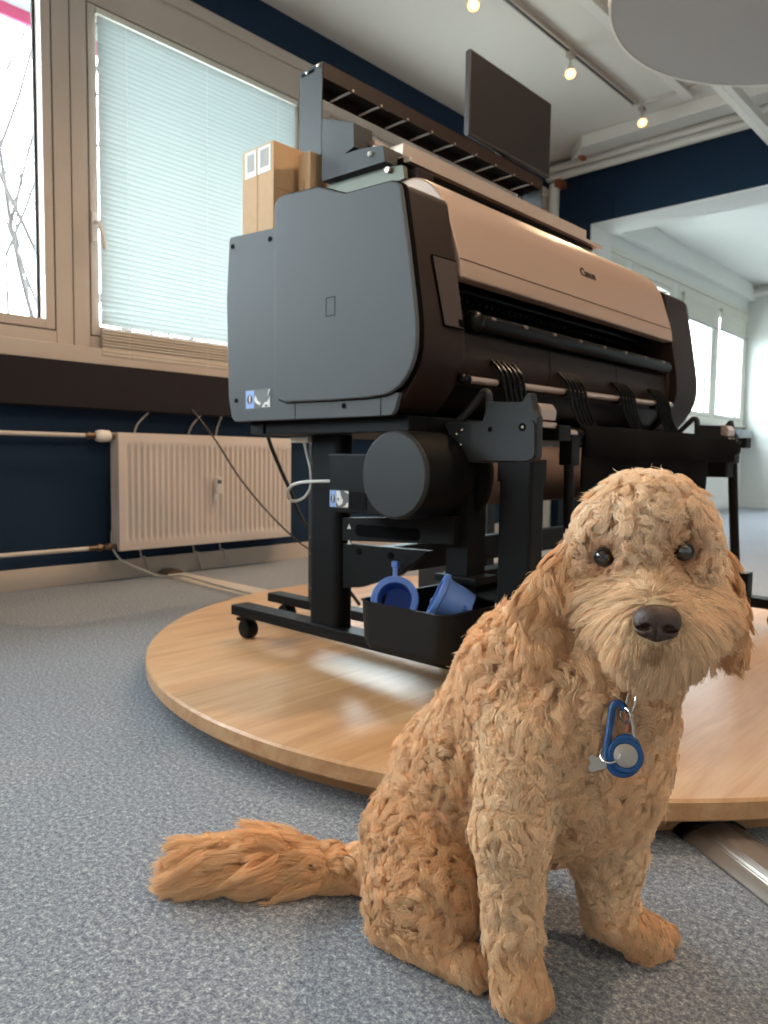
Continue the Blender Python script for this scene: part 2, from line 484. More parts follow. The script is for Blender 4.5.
def window(idx, a, b, z0, z1, mat, handle=None, hcopy=False):
    """fixed outer frame, an inner sash, dark joints, spacer and pane"""
    fx0, fx1 = W - .085, W + .004
    f = MB()
    fw = .082
    f.box((fx0, a, z0), (fx1, a + fw, z1), .003); f.box((fx0, b - fw, z0), (fx1, b, z1), .003)
    f.box((fx0, a + fw, z0), (fx1, b - fw, z0 + .058), .003); f.box((fx0, a + fw, z1 - .09), (fx1, b - fw, z1), .003)
    o = structure(f.build(f'window_{idx}', mat))
    A, B, Z0, Z1 = a + fw, b - fw, z0 + .058, z1 - .09
    g = MB()
    e = .006
    g.box((fx0 + .01, A, Z0), (fx1 - .006, A + e, Z1)); g.box((fx0 + .01, B - e, Z0), (fx1 - .006, B, Z1))
    g.box((fx0 + .01, A, Z0), (fx1 - .006, B, Z0 + e)); g.box((fx0 + .01, A, Z1 - e), (fx1 - .006, B, Z1))
    g.build('window_joint', M['gasket'], o)
    s = MB()
    sw = .044
    A2, B2, Y0, Y1 = A + e, B - e, Z0 + e, Z1 - e
    s.box((fx0 + .005, A2, Y0), (fx1, A2 + sw, Y1), .003); s.box((fx0 + .005, B2 - sw, Y0), (fx1, B2, Y1), .003)
    s.box((fx0 + .005, A2 + sw, Y0), (fx1, B2 - sw, Y0 + sw), .003); s.box((fx0 + .005, A2 + sw, Y1 - sw), (fx1, B2 - sw, Y1), .003)
    s.build('window_sash', mat, o)
    p0, p1, q0, q1 = A2 + sw, B2 - sw, Y0 + sw, Y1 - sw
    k = MB()
    for (u0, v0, u1, v1) in ((p0, q0, p0 + .012, q1), (p1 - .012, q0, p1, q1), (p0, q0, p1, q0 + .012), (p0, q1 - .012, p1, q1)):
        k.box((W - .072, u0, v0), (W - .058, u1, v1))
    k.build('window_spacer', M['gasket'], o)
    MB().box((W - .068, p0 - .01, q0 - .01), (W - .062, p1 + .01, q1 + .01)).build('window_pane', M['glass'], o)
    if handle:
        h = MB(); hy = handle
        h.box((fx1, hy - .014, 1.655), (fx1 + .012, hy + .014, 1.80), .005)
        h.cyl((fx1 + .01, hy, 1.745), (fx1 + .045, hy, 1.745), .010)
        h.tube([(fx1 + .043, hy, 1.748), (fx1 + .05, hy + .012, 1.71), (fx1 + .05, hy + .026, 1.65), (fx1 + .046, hy + .030, 1.62)], .010)
        h.build('window_handle', M['white_plastic'], o)
    return o

for i, (a, b) in enumerate(WINS):
    window(i + 1, a, b, 1.15, 2.86, M['frame'], handle=(1.736 if i == 3 else None))
for i, (a, b) in enumerate(FAR):
    window(i + 6, a, b, 1.17, 2.72, M['frame_white'])

# venetian blind of the second window
def blind(y0, y1, ztop, zslat0, zstack, label, mat_slats, n=None, cords=True):
    X = W + .030
    root = thing('venetian_blind', label, 'blind', (X, (y0 + y1) / 2, ztop))
    MB().box((X - .012, y0, ztop - .025), (X + .014, y1, ztop), .002).build('head_rail', M['frame_white'], root)
    s = MB()
    pitch = .0245
    n = int((ztop - .03 - zslat0) / pitch)
    tilt = math.radians(70)
    for k in range(n):
        zc = ztop - .040 - k * pitch
        wob = .0012 * math.sin(k * 1.7)
        def fn(u, v, zc=zc, wob=wob):
            c = (v - .5)
            cr = .0022 * (1 - (2 * c) ** 2)
            dx, dz = c * .025 * math.cos(tilt) - cr * math.sin(tilt), c * .025 * math.sin(tilt) + cr * math.cos(tilt)
            return (X + dx, y0 + .008 + u * (y1 - y0 - .016), zc + dz + wob * (u - .5))
        s.grid(fn, 2, 3)
    s.build('slats', mat_slats, root)
    st = MB()
    m = 8
    for k in range(m):
        z = zstack + .018 + (zslat0 - zstack - .02) * k / m
        st.box((X - .012 + .003 * (k % 2), y0 + .008, z), (X + .013 - .003 * (k % 2), y1 - .008, z + .0105), .003)
    st.build('gathered_slats', M['slat_stack'], root)
    MB().box((X - .012, y0 + .006, zstack), (X + .013, y1 - .006, zstack + .016), .003).build('bottom_rail', M['slat_stack'], root)
    if cords:
        L = y1 - y0
        for f in (.12, .49, .88):
            y = y0 + f * L
            c = MB()
            for dx in (-.010, .013):
                c.tube([(X + dx, y, ztop - .02), (X + dx, y, zstack)], .0009, 5, 0)
            c.build('ladder_cord', M['white_plastic'], root)
    return root
blind(1.745, 2.985, 2.735, 1.250, 1.113, 'white venetian blind lowered over the window beside the radiator', M['slat'])

# half raised blinds in the room beyond
for (y0, y1, z0, lab) in ((8.93, 10.02, 2.35, 'short raised pale blind in the far room on the window with the printer in front'),
                          (10.20, 11.22, 2.36, 'short raised pale blind in the far room beside the end wall')):
    X = W + .03
    root = thing('raised_blind', lab, 'blind', (X, (y0 + y1) / 2, 2.6))
    MB().box((X - .02, y0, 2.60), (X + .02, y1, 2.64), .003).build('head_rail', M['frame_white'], root)
    s = MB()
    for k in range(11):
        z = z0 + .012 + k * .022
        s.box((X - .016, y0 + .01, z), (X + .016 - .004 * (k % 2), y1 - .01, z + .020), .004)
    s.build('slats', M['frame_white'], root)
    MB().box((X - .02, y0 + .01, z0 - .012), (X + .02, y1 - .01, z0 + .012), .003).build('bottom_rail', M['alu'], root)

# grey unit on the sill wall at the end of the far room
r = thing('wall_unit', 'grey box on the far white wall under the distant window', 'box', (-3.47, 11.1, .9))
MB().box((-3.55, 10.86, .90), (-3.42, 11.34, 1.09), .012).build('housing', M['grey_box'], r)
MB().box((-3.42, 10.9, .99), (-3.415, 11.30, 1.05), .004).build('grille', M['alu'], r)

# curtain rail / pipe along the far wall
r = thing('wall_pipe', 'white pipe high on the end wall of the room beyond', 'pipe', (-2.8, 11.25, 3.0))
MB().cyl((-3.5, 11.27, 3.00), (-1.6, 11.27, 3.00), .045).build('pipe_run', M['pipe_white'], r)
MB().box((-3.55, 11.18, 3.04), (-3.45, 11.34, 3.11), .005).build('bracket', M['pipe_white'], r)

# ------------------------------------------------------------------ outside
structure(MB().box((-60, -40, -3.2), (W - .5, 60, -3.0)).build('ground_outside', M['ground']))
b = MB()
b.box((-5.0, -6, 3.39), (OUT, 6.2, 3.46))
structure(b.build('roof_overhang', M['soffit']))
structure(MB().box((-5.015, -6, 3.315), (-4.98, 6.2, 3.40), .003).build('trim_5', M['red']))

def bare_tree(name, base, h, seed, label):
    rnd = random.Random(seed)
    m = MB()
    def branch(p, d, L, r, depth):
        pts = [Vector(p)]
        dd = Vector(d)
        n = 4
        for k in range(n):
            dd = (dd + Vector((rnd.uniform(-.16, .16), rnd.uniform(-.16, .16), rnd.uniform(-.04, .12)))).normalized()
            pts.append(pts[-1] + dd * L / n)
        m.tube(pts, lambda t, r=r: r * (1 - .55 * t), 5 if depth else 7, 2)
        if depth >= 4: return
        for k in range(3 if depth < 2 else 2):
            i = rnd.choice((2, 3, 4)) if depth else 2 + k
            a = rnd.uniform(0, 2 * PI)
            side = Vector((math.cos(a), math.sin(a), rnd.uniform(.15, .9)))
            branch(pts[min(i, n)], (dd * .8 + side).normalized(), L * rnd.uniform(.55, .78), r * .56, depth + 1)
    for dx, dy, hh in ((0, 0, .46), (.25, .22, .40), (-.1, -.25, .43), (.1, .42, .38)):
        branch((base[0] + dx * .3, base[1] + dy * .5, base[2]), (dx * .1, dy * .12, 1), h * hh, .058, 0)
    root = thing(name, label, 'tree', base)
    m.build('branches', M['bark'], root)
bare_tree('bare_tree', (-9.0, 3.50, -3.0), 12.0, 5, 'leafless thin tree outside the left window')
bl = thing('apartment_building', 'pale building standing across the yard behind the window blind', 'building', (-34, 26, -3))
f = MB().box((-40, 16, -3), (-30, 38, 5.2)).build('facade', M['facade'], bl)
MB().prism([(15.4, 5.2), (38.6, 5.2), (27, 8.2)], 'x', -40.6, -29.6).build('roof', M['soffit'], bl)
for k in range(6):
    for z in (-1.2, 1.9):
        MB().box((-30.02, 17.6 + k * 3.4, z), (-29.95, 19.0 + k * 3.4, z + 1.5)).build('window', M['grey_box'], bl)

# ------------------------------------------------------------------ radiator, pipes and cables on the window wall
rad = thing('radiator', 'cream ribbed panel radiator on the navy wall under the window', 'radiator', (-3.47, 2.34, .15))
RY0, RY1, RZ0, RZ1, RX = 1.795, 2.890, .155, .742, -3.45
def radf(u, v):
    y = RY0 + u * (RY1 - RY0); z = RZ0 + v * (RZ1 - RZ0)
    ph = (y - RY0 - .035) / .0335
    m_ = max(0, min(1, (z - RZ0 - .045) / .02)) * max(0, min(1, (RZ1 - .055 - z) / .02)) * max(0, min(1, (y - RY0 - .03) / .01)) * max(0, min(1, (RY1 - .03 - y) / .01))
    return (RX - .008 * m_ * (.5 - .5 * math.cos(2 * PI * ph)) ** .8, y, z)
g = MB(); g.grid(radf, 330, 48)
g.box((RX - .024, RY0, RZ0), (RX - .016, RY1, RZ1))
for (u0, v0, u1, v1) in ((RY0, RZ0, RY0 + .001, RZ1), (RY1 - .001, RZ0, RY1, RZ1), (RY0, RZ0, RY1, RZ0 + .001), (RY0, RZ1 - .001, RY1, RZ1)):
    g.box((RX - .02, u0, v0), (RX, u1, v1))
g.build('front_panel', M['radiator'], rad, angle=60)
MB().box((RX - .088, RY0 + .002, RZ0 + .012), (RX - .018, RY0 + .010, RZ1 - .005), .002).build('side_panel', M['radiator'], rad)
MB().box((RX - .088, RY1 - .010, RZ0 + .012), (RX - .018, RY1 - .002, RZ1 - .005), .002).build('side_panel', M['radiator'], rad)
k = MB()
for i in range(44):
    y = RY0 + .02 + i * .0243
    k.box((RX - .085, y, RZ1 - .010), (RX - .022, y + .012, RZ1 - .002))
k.box((RX - .088, RY0 + .01, RZ1 - .006), (RX - .080, RY1 - .01, RZ1)); k.box((RX - .030, RY0 + .01, RZ1 - .006), (RX - .020, RY1 - .01, RZ1))
k.build('top_grille', M['radiator'], rad)
MB().box((RX - .1065, RY0 + .05, RZ0 + .02), (RX - .088, RY1 - .05, RZ1 - .03)).build('rear_panel', M['radiator'], rad)
MB().lathe([(0, 0), (.024, 0), (.028, .006), (.030, .05), (.026, .066), (.018, .074), (0, .076)], (-3.49, 1.770, .722), (0, -1, 0)).build('thermostat_head', M['white_plastic'], rad)
v = MB(); v.cyl((-3.49, 1.762, .722), (-3.49, 1.800, .722), .013); v.cyl((-3.49, 1.645, .722), (-3.49, 1.700, .722), .014); v.cyl((-3.49, 1.66, .722), (-3.49, 1.668, .722), .019, n=6)
build_each(v, 'valve', M['brass'], rad)
v = MB(); v.cyl((-3.49, 1.652, .176), (-3.49, 1.80, .178), .012); v.cyl((-3.49, 1.70, .176), (-3.49, 1.716, .176), .019, n=6); v.cyl((-3.49, 1.748, .178), (-3.49, 1.768, .178), .019, n=6)
v.cyl((-3.49, 1.735, .178), (-3.462, 1.735, .178), .010); v.build('return_valve', M['brass'], rad)
h = MB(); h.box((-3.450, 2.345, .425), (-3.424, 2.385, .520), .008); hca = h.build('heat_meter', M['white_plastic'], rad)
h = MB(); h.box((-3.448, 2.338, .392), (-3.432, 2.365, .428), .004); h.build('meter_clip', M['white_plastic'], hca)
h = MB(); h.box((-3.4245, 2.352, .482), (-3.4235, 2.378, .502)); h.build('meter_display', M['label_grey'], hca)

def pipe_run(label, z, y1):
    r_ = thing('heating_pipe', label, 'pipe', (-3.49, .2, z))
    MB().cyl((-3.49, YN + .02, z), (-3.49, y1, z), .0105).build('pipe_run', M['pipe'], r_)
    for y in (.5, -.8): MB().cyl((-3.56, y, z), (-3.49, y, z), .006).build('bracket', M['pipe'], r_)
pipe_run('upper cream heating pipe running to the thermostat end of the radiator', .722, 1.650)
pipe_run('lower cream heating pipe running to the bottom valve of the radiator', .176, 1.655)

def cable(name, pts, r, mat, label, cat='cable', group=None):
    return tag(MB().tube(pts, r, 7, 8).build(name, mat), label, cat, group)
cable('power_cable', [(-3.50, 2.22, .90), (-3.45, 2.24, .845), (-3.405, 2.326, .718), (-3.40, 2.482, .512), (-3.40, 2.664, .327), (-3.38, 2.843, .165), (-3.36, 2.968, .077), (-3.30, 3.12, .006), (-3.0, 3.3, .006)], .005, M['cable_dark'], 'long dark brown cable hanging across the front of the radiator')
for (y0, y1, wd) in ((1.938, 2.001, 'nearest the thermostat'), (2.255, 2.312, 'middle one of the three'), (2.428, 2.448, 'shortest one beside the dark cable')):
    cable('wall_cable', [(-3.50, y1 + .02, .90), (-3.52, y1, .855), (-3.545, y0, .765), (-3.547, y0 - .01, .60), (-3.547, y0 + .02, .14), (-3.535, y0 + .04, .10), (-3.525, y0 + .06, .004)], .005, M['cable_white'], f'pale cable from the dark duct down behind the radiator, {wd}')
cable('floor_cable', [(-3.52, 1.79, .25), (-3.50, 1.785, .168), (-3.48, 1.822, .104), (-3.46, 1.93, .043), (-3.44, 2.02, .006), (-3.30, 2.05, .024), (-2.95, 2.02, .024), (-2.6, 2.0, .022), (-2.375, 1.98, .022)], .006, M['cable_white'], 'pale cable from the radiator valve across the carpet towards the round platform')
# cable duct strip on the carpet from the wall to the platform
r = thing('cable_strip', 'flat beige cable strip on the carpet between skirting and platform', 'cable strip', (-2.9, 2.1, 0))
MB().prism([(2.035, .001), (2.175, .001), (2.150, .014), (2.060, .014)], 'x', -3.535, -2.365).build('strip', M['pipe'], r)
MB().prism([(2.045, .012), (2.165, .012), (2.13, .030), (2.08, .030)], 'x', -3.54, -3.44, .004).build('outlet', M['brass'], r)

# ------------------------------------------------------------------ ceiling fittings
def spot(x, y, zl, label, ztop=CEIL, warm=1.0):
    r_ = thing('ceiling_spotlight', label, 'spotlight', (x, y, ztop))
    MB().box((x - .018, y - .03, ztop - .035), (x + .018, y + .03, ztop - .002), .004).build('adaptor', M['track'], r_)
    MB().cyl((x, y, zl + .05), (x, y, ztop - .03), .006).build('stem', M['chrome'], r_)
    h = MB(); d = Vector((.35, -.45, -.8)).normalized(); c = Vector((x, y, zl + .03))
    h.lathe([(0, 0), (.022, 0), (.026, .01), (.032, .05), (.036, .07), (.033, .07), (.028, .05), (0, .045)], c - d * .03, d, 24)
    h.build('lamp_head', M['panel_edge'], r_)
    MB().sphere(c + d * .032, .024, 16).build('bulb', M['bulb'], r_)
    return c + d * .06
LAMPS = []
rail = thing('track_rail', 'long beige light track on the white ceiling carrying the middle spotlight', 'light track', (-2.48, 3.5, CEIL))
MB().box((-2.505, 1.6, CEIL - .034), (-2.462, 5.26, CEIL - .001), .003).build('rail', M['track'], rail)
MB().box((-2.492, 1.62, CEIL - .0355), (-2.475, 5.24, CEIL - .033)).build('slot', M['gasket'], rail)
MB().box((-2.507, 5.255, CEIL - .036), (-2.460, 5.275, CEIL - .001), .002).build('end_cap', M['track'], rail)
rail = thing('track_rail', 'thin ceiling track crossing in front of the pipes, by the farthest spotlight', 'light track', (-2.2, 5.3, CEIL))
MB().box((-2.44, 5.31, CEIL - .022), (-1.2, 5.335, CEIL - .001), .002).build('rail', M['pipe'], rail)
rail = thing('track_rail', 'short end of a cream light track above the hanging round panel', 'light track', (-2.16, 5.0, CEIL))
MB().box((-2.19, 2.6, CEIL - .040), (-2.125, 5.45, CEIL - .001), .003).build('rail', M['pipe_white'], rail)
LAMPS.append(spot(-2.483, 4.335, 3.046, 'lit warm spotlight under the long ceiling track, middle of the three', CEIL - .035))
LAMPS.append(spot(-2.466, 5.345, 3.075, 'lit warm spotlight near the ceiling pipes, farthest of the three', CEIL - .022))
LAMPS.append(spot(-2.62, 3.497, 3.145, 'lit warm spotlight at the top edge above the monitor', CEIL - .002))

# hanging round panel and the bar beyond it
pc = (-.816, 3.55, 2.60)
hp = thing('ceiling_disc', 'large round pale panel hanging under the ceiling at the upper right', 'ceiling disc', pc)
MB().lathe([(0, 0), (.885, 0), (.898, .004), (.898, .028), (.885, .034), (0, .034)], pc, (0, 0, 1), 96).build('disc', M['panel'], hp)
MB().lathe([(.890, -.002), (.902, -.002), (.902, .030), (.890, .030), (.890, -.002)], pc, (0, 0, 1), 96).build('rim_highlight', M['panel_edge'], hp)  # pale ring puts the disc's edge highlight into its colour
for a in (.6, 2.3, 4.0, 5.4):
    MB().cyl((pc[0] + .6 * math.cos(a), pc[1] + .6 * math.sin(a), pc[2] + .03), (pc[0] + .6 * math.cos(a), pc[1] + .6 * math.sin(a), CEIL), .002, n=6).build('suspension_wire', M['chrome'], hp)
lb = thing('hanging_light_bar', 'pale hanging light bar behind the round panel with a black end spotlight', 'light bar', (-1.63, 4.6, 2.8))
MB().box((-1.685, 3.0, 2.80), (-1.640, 5.62, 2.825), .003).build('lower_flange', M['panel_edge'], lb)
MB().box((-1.640, 3.0, 2.80), (-1.600, 5.55, 2.86), .003).build('channel', M['pipe_white'], lb)
MB().cyl((-1.645, 5.60, 2.80), (-1.645, 5.60, 2.735), .018, .022).build('spot_head', M['black'], lb)
for y in (3.4, 5.1): MB().cyl((-1.62, y, 2.855), (-1.62, y, CEIL), .003, n=6).build('suspension_wire', M['panel_edge'], lb)

# pipes and boxed beam along the back wall
r = thing('heating_pipe', 'thick white ceiling pipe along the navy back wall, lower of two', 'pipe', (-2, 5.86, 3.1))
MB().cyl((W + .01, 5.868, 3.085), (XR - .01, 5.868, 3.085), .034).build('pipe_run', M['pipe_white'], r)
MB().cyl((-3.50, 5.868, 3.12), (-3.50, 5.94, 3.12), .02).build('bracket', M['copper'], r)
r = thing('heating_pipe', 'thick white ceiling pipe along the navy back wall, upper of two', 'pipe', (-2, 5.86, 3.16))
MB().cyl((W + .01, 5.858, 3.152), (XR - .01, 5.858, 3.152), .032).build('pipe_run', M['pipe_white'], r)
r = thing('ceiling_duct', 'white boxed duct with a slanted end under the ceiling by the back wall', 'duct', (-2, 5.65, 3.15))
MB().prism([(-3.24, 5.72), (-3.05, 5.54), (XR - .02, 5.54), (XR - .02, 5.72)], 'z', 3.125, CEIL - .001, .004).build('casing', M['pipe_white'], r)
MB().box((-3.15, 5.67, 3.10), (-3.11, 5.74, 3.13), .003).build('bracket', M['copper'], r)
r = thing('corner_pipe', 'upright white pipe in the corner beside the monitor', 'pipe', (-3.49, 5.89, 0))
MB().cyl((-3.49, 5.885, 0), (-3.49, 5.885, 3.03), .046).build('pipe_run', M['pipe_white'], r)
MB().box((-3.46, 5.83, 2.99), (-3.40, 5.94, 3.05), .004).build('bracket', M['copper'], r)
r = thing('cable_trunking', 'thin navy painted trunking on the navy back wall above the opening', 'trunking', (-2.9, 5.945, 2.9))
t = MB(); t.box((-3.28, 5.938, 2.955), (-2.96, 5.9495, 2.968)); t.box((-2.972, 5.938, 2.655), (-2.96, 5.9495, 2.968)); t.box((-3.28, 5.938, 2.955), (-3.268, 5.9495, 3.06))
t.build('trunking', M['navy'], r)

# round platform
DZ = .084
DC = (-1.248, 2.04); DR = 1.172
plat = thing('round_platform', 'low round oak platform under the printer, on the carpet', 'platform', (DC[0], DC[1], 0))
MB().lathe([(0, .046), (DR - .004, .046), (DR, .050), (DR, .079), (DR - .005, DZ), (0, DZ)], (DC[0], DC[1], 0), (0, 0, 1), 160).build('top', M['wood'], plat)
MB().lathe([(0, .001), (DR - .062, .001), (DR - .062, .046), (0, .046)], (DC[0], DC[1], 0), (0, 0, 1), 128).build('plinth', M['plinth'], plat)

# aluminium floor duct at the lower right
fd = thing('floor_duct', 'ridged aluminium floor duct with a black end by the platform', 'floor duct', (-.3, 1.2, 0))
def along(o2, d2):
    """build in a straight run: local x along d2, local y across, on the floor"""
    d = Vector((d2[0], d2[1], 0)).normalized()
    c = Vector((-d.y, d.x, 0))
    return lambda s, t, z: Vector((o2[0], o2[1], 0)) + d * s + c * t + Vector((0, 0, z))
fdp = along((-.470, 1.246), (.833, -.554))
def duct_mesh(prof, s0, s1):
    m = MB(); b = bmesh.new()
    A = [b.verts.new(fdp(s0, t, z)) for t, z in prof]; B = [b.verts.new(fdp(s1, t, z)) for t, z in prof]
    n = len(prof)
    for i in range(n): b.faces.new((A[i], A[(i + 1) % n], B[(i + 1) % n], B[i]))
    b.faces.new(A[::-1]); b.faces.new(B)
    bmesh.ops.recalc_face_normals(b, faces=b.faces)
    return m._merge(b)
prof = [(0, .0008), (0, .004)]
for k in range(61):
    t = .004 + k * .108 / 60
    u = (t - .058) / .058
    z = .004 + .018 * (1 - abs(u) ** 2.4)
    if k % 2 and 8 < k < 20 or k % 2 and 40 < k < 52: z -= .0012
    if k in (12, 48): z -= .004
    prof.append((t, z))
prof += [(.116, .004), (.116, .0008)]
duct_mesh(prof, .024, .9).build('casing', M['steel'], fd, angle=20)
cap = [(-.004, .0008), (-.004, .006)] + [(-.004 + .124 * k / 24, .006 + .022 * (1 - abs(k / 12 - 1) ** 2.4)) for k in range(25)] + [(.120, .0008)]
duct_mesh(cap, 0.002, .026).build('end_cap', M['black'], fd)

# ------------------------------------------------------------------ the large format printer
PR = thing('large_format_printer', 'large charcoal wide format printer on a black stand, on the round oak platform', 'printer', (-1.35, 2.03, DZ))
YL, YR = 1.222, 2.795           # near and far faces
CL, CR = 1.384, 2.600           # the pale cover between
FULL = rounded([(-1.707, .727), (-1.13, .727), (-1.072, .780), (-1.038, .855), (-1.040, .925), (-1.096, 1.226), (-1.266, 1.238), (-1.358, 1.268), (-1.52, 1.262), (-1.528, 1.216), (-1.72, 1.22), (-1.733, 1.06), (-1.724, .79)],
               [.02, .03, .05, .03, .03, .02, 0, 0, .03, .01, .012, 0, .0], 5)
MB().prism(FULL, 'y', YL + .012, CL - .004, .004).build('end_body', M['body_warm_dim'], PR)
MB().prism(FULL, 'y', CR + .004, YR - .012, .004).build('end_body', M['body_warm_dim'], PR)
# near side: rear cover, door, skirt
REAR = rounded([(-1.709, .725), (-1.113, .725), (-1.095, .775), (-1.50, .775), (-1.516, .80), (-1.520, 1.21), (-1.722, 1.222), (-1.735, 1.06), (-1.726, .79)], [.02, .015, 0, 0, 0, 0, .012, 0, 0])
MB().prism(REAR, 'y', YL, YL + .014, .003).build('side_cover', M['body_daylit'], PR)
DOOR = [(-1.516, .799), (-1.504, .778), (-1.472, .768), (-1.31, .766), (-1.193, .766), (-1.132, .770), (-1.110, .776), (-1.088, .787), (-1.070, .803), (-1.056, .822), (-1.046, .842), (-1.0405, .866), (-1.039, .892), (-1.040, .920), (-1.046, .965),
        (-1.068, 1.093), (-1.090, 1.206), (-1.096, 1.216), (-1.106, 1.2225), (-1.125, 1.228), (-1.265, 1.234), (-1.354, 1.269), (-1.479, 1.279), (-1.500, 1.277), (-1.512, 1.270), (-1.518, 1.255)]
MB().prism(DOOR, 'y', YL - .010, YL + .012, .006).build('side_door', M['body_daylit'], PR)
c = Vector((sum(p[0] for p in DOOR) / len(DOOR), sum(p[1] for p in DOOR) / len(DOOR)))
gap = [tuple(c + (Vector(p) - c) * 1.013) for p in DOOR]
MB().prism(gap, 'y', YL - .0005, YL + .0128).build('door_gap', M['seam'], PR)
e = MB()
for (x, z) in ((-1.705, 1.195), (-1.545, 1.185), (-1.690, .782), (-1.268, .752)):
    e.cyl((x, YL - .002, z), (x, YL + .004, z), .0065, n=16)
build_each(e, 'screw_recess', M['seam'], PR)
s = MB()
s.box((-1.4445, YL - .0006, .727), (-1.4425, YL + .003, .772)); s.box((-1.1505, YL - .0006, .727), (-1.1485, YL + .003, .772))
build_each(s, 'skirt_seam', M['seam'], PR)
s = MB()
for lo, hi in (((-1.322, .962), (-1.290, .9635)), ((-1.322, 1.0045), (-1.290, 1.006)), ((-1.322, .962), (-1.3205, 1.006)), ((-1.2915, .962), (-1.290, 1.006))):
    s.box((lo[0], YL - .0106, lo[1]), (hi[0], YL - .008, hi[1]))
s.build('door_badge', M['seam'], PR)

def sticker(parent, x0, x1, z0, z1, y, style):
    st = MB().box((x0, y - .0008, z0), (x1, y + .001, z1)).build('sticker', M['label_grey'], parent)
    tag(st, 'blue and grey warning sticker')
    L, H = x1 - x0, z1 - z0
    def poly(ps, mat, nm, d):
        MB().prism([(x0 + u * L, z0 + v * H) for u, v in ps], 'y', y - .0008 - d, y).build(nm, mat, st)
    poly([(.02, .03), (.35, .03), (.35, .97), (.02, .97)], M['label_blue'], 'sticker_band', .0004)
    el = lambda cx, cz, rx, rz, n=18: [(cx + rx * math.cos(2 * PI * k / n), cz + rz * math.sin(2 * PI * k / n)) for k in range(n)]
    poly(el(.185, .5, .105, .25), M['ink'], 'sticker_mark', .0007)
    poly([(.165, .36), (.205, .36), (.215, .70), (.155, .70)], M['label_white'], 'sticker_mark', .0010)
    poly([(.165, .29), (.205, .29), (.205, .335), (.165, .335)], M['label_white'], 'sticker_mark', .0010)
    if style == 0:
        poly([(.36, .45), (.40, .72), (.50, .42), (.62, .28), (.58, .18), (.42, .30)], M['label_white'], 'sticker_print', .0006)
        poly([(.66, .06), (.76, .30), (.88, .34), (.97, .62), (.97, .06)], M['label_white'], 'sticker_print', .0006)
        poly([(.88, .62), (.97, .97), (.92, .97)], M['label_white'], 'sticker_print', .0006)
        poly([(.76, .10), (.82, .20), (.90, .16), (.86, .06)], M['label_grey'], 'sticker_mark', .0009)
    else:
        poly([(.36, .97), (.55, .97), (.62, .66), (.72, .40), (.66, .22), (.50, .10), (.38, .30)], M['label_white'], 'sticker_print', .0006)
        poly([(.76, .97), (.99, .97), (.99, .80), (.92, .84)], M['label_white'], 'sticker_print', .0006)
        poly([(.70, .06), (.97, .06), (.99, .32), (.90, .30), (.86, .16)], M['label_white'], 'sticker_print', .0006)
        poly([(.42, .52), (.48, .60), (.50, .44), (.46, .38)], M['ink'], 'sticker_mark', .0009)
sticker(PR, -1.648, -1.540, .757, .807, YL, 0)

# far side panel and its door
MB().prism(REAR, 'y', YR - .014, YR, .003).build('side_cover', M['body_daylit'], PR)
MB().prism(DOOR, 'y', YR - .012, YR + .006, .005).build('side_door', M['body_daylit'], PR)
s = MB()
s.box((-1.052, CR + .01, .9235), (-1.0455, YR - .012, .9265)); s.box((-1.058, CR + .10, .945), (-1.050, CR + .15, .956))
build_each(s, 'end_seam', M['seam'], PR)

# flap on the near end body
def onface(z): return -1.040 - (z - .925) * .056 / .301
F = MB(); b = bmesh.new()
q = [(1.304, .925), (1.372, .925), (1.373, 1.078), (1.292, 1.076)]
vo = [b.verts.new((onface(z) + .004, y, z)) for y, z in q]; vi = [b.verts.new((onface(z) - .006, y, z)) for y, z in q]
b.faces.new(vo); b.faces.new(vi[::-1])
for i in range(4): b.faces.new((vo[i], vi[i], vi[(i + 1) % 4], vo[(i + 1) % 4]))
bmesh.ops.recalc_face_normals(b, faces=b.faces)
F._merge(b); fl = F.build('front_flap', M['flap'], PR)
s = MB()
s.tube([(onface(1.078) + .003, 1.292, 1.0775), (onface(1.080) + .003, 1.375, 1.0797)], .0018, 6, 0)
s.tube([(onface(1.078) + .003, 1.2905, 1.0775), (onface(.925) + .003, 1.3025, .9235)], .0018, 6, 0)
s.tube([(onface(.925) + .003, 1.3025, .9235), (onface(.925) + .003, 1.374, .9235)], .0022, 6, 0)
s.box((onface(.935), 1.356, .924), (onface(.935) + .0055, 1.373, .944))
s.build('flap_gap', M['seam'], PR)
# dark upper edge line of the end body
s = MB(); s.tube([(-1.112, YL + .006, 1.2135), (-1.1085, CL - .002, 1.2135)], .0016, 6, 0); s.build('top_seam', M['seam'], PR)

# pale cover
CV = rounded([(-1.092, 1.046), (-1.056, 1.046), (-1.062, 1.090), (-1.110, 1.238), (-1.175, 1.300), (-1.30, 1.312), (-1.46, 1.300), (-1.46, 1.22), (-1.24, 1.21), (-1.13, 1.15)], [.004, .006, 0, .045, .045, 0, .01, .01, 0, 0], 7)
MB().prism(CV, 'y', CL, CR, .006).build('front_cover', M['cover'], PR)
s = MB(); s.tube([(-1.0615, CL + .004, 1.0895), (-1.0615, CR - .004, 1.0895)], .0014, 6, 0); s.build('cover_seam', M['paper'], PR)

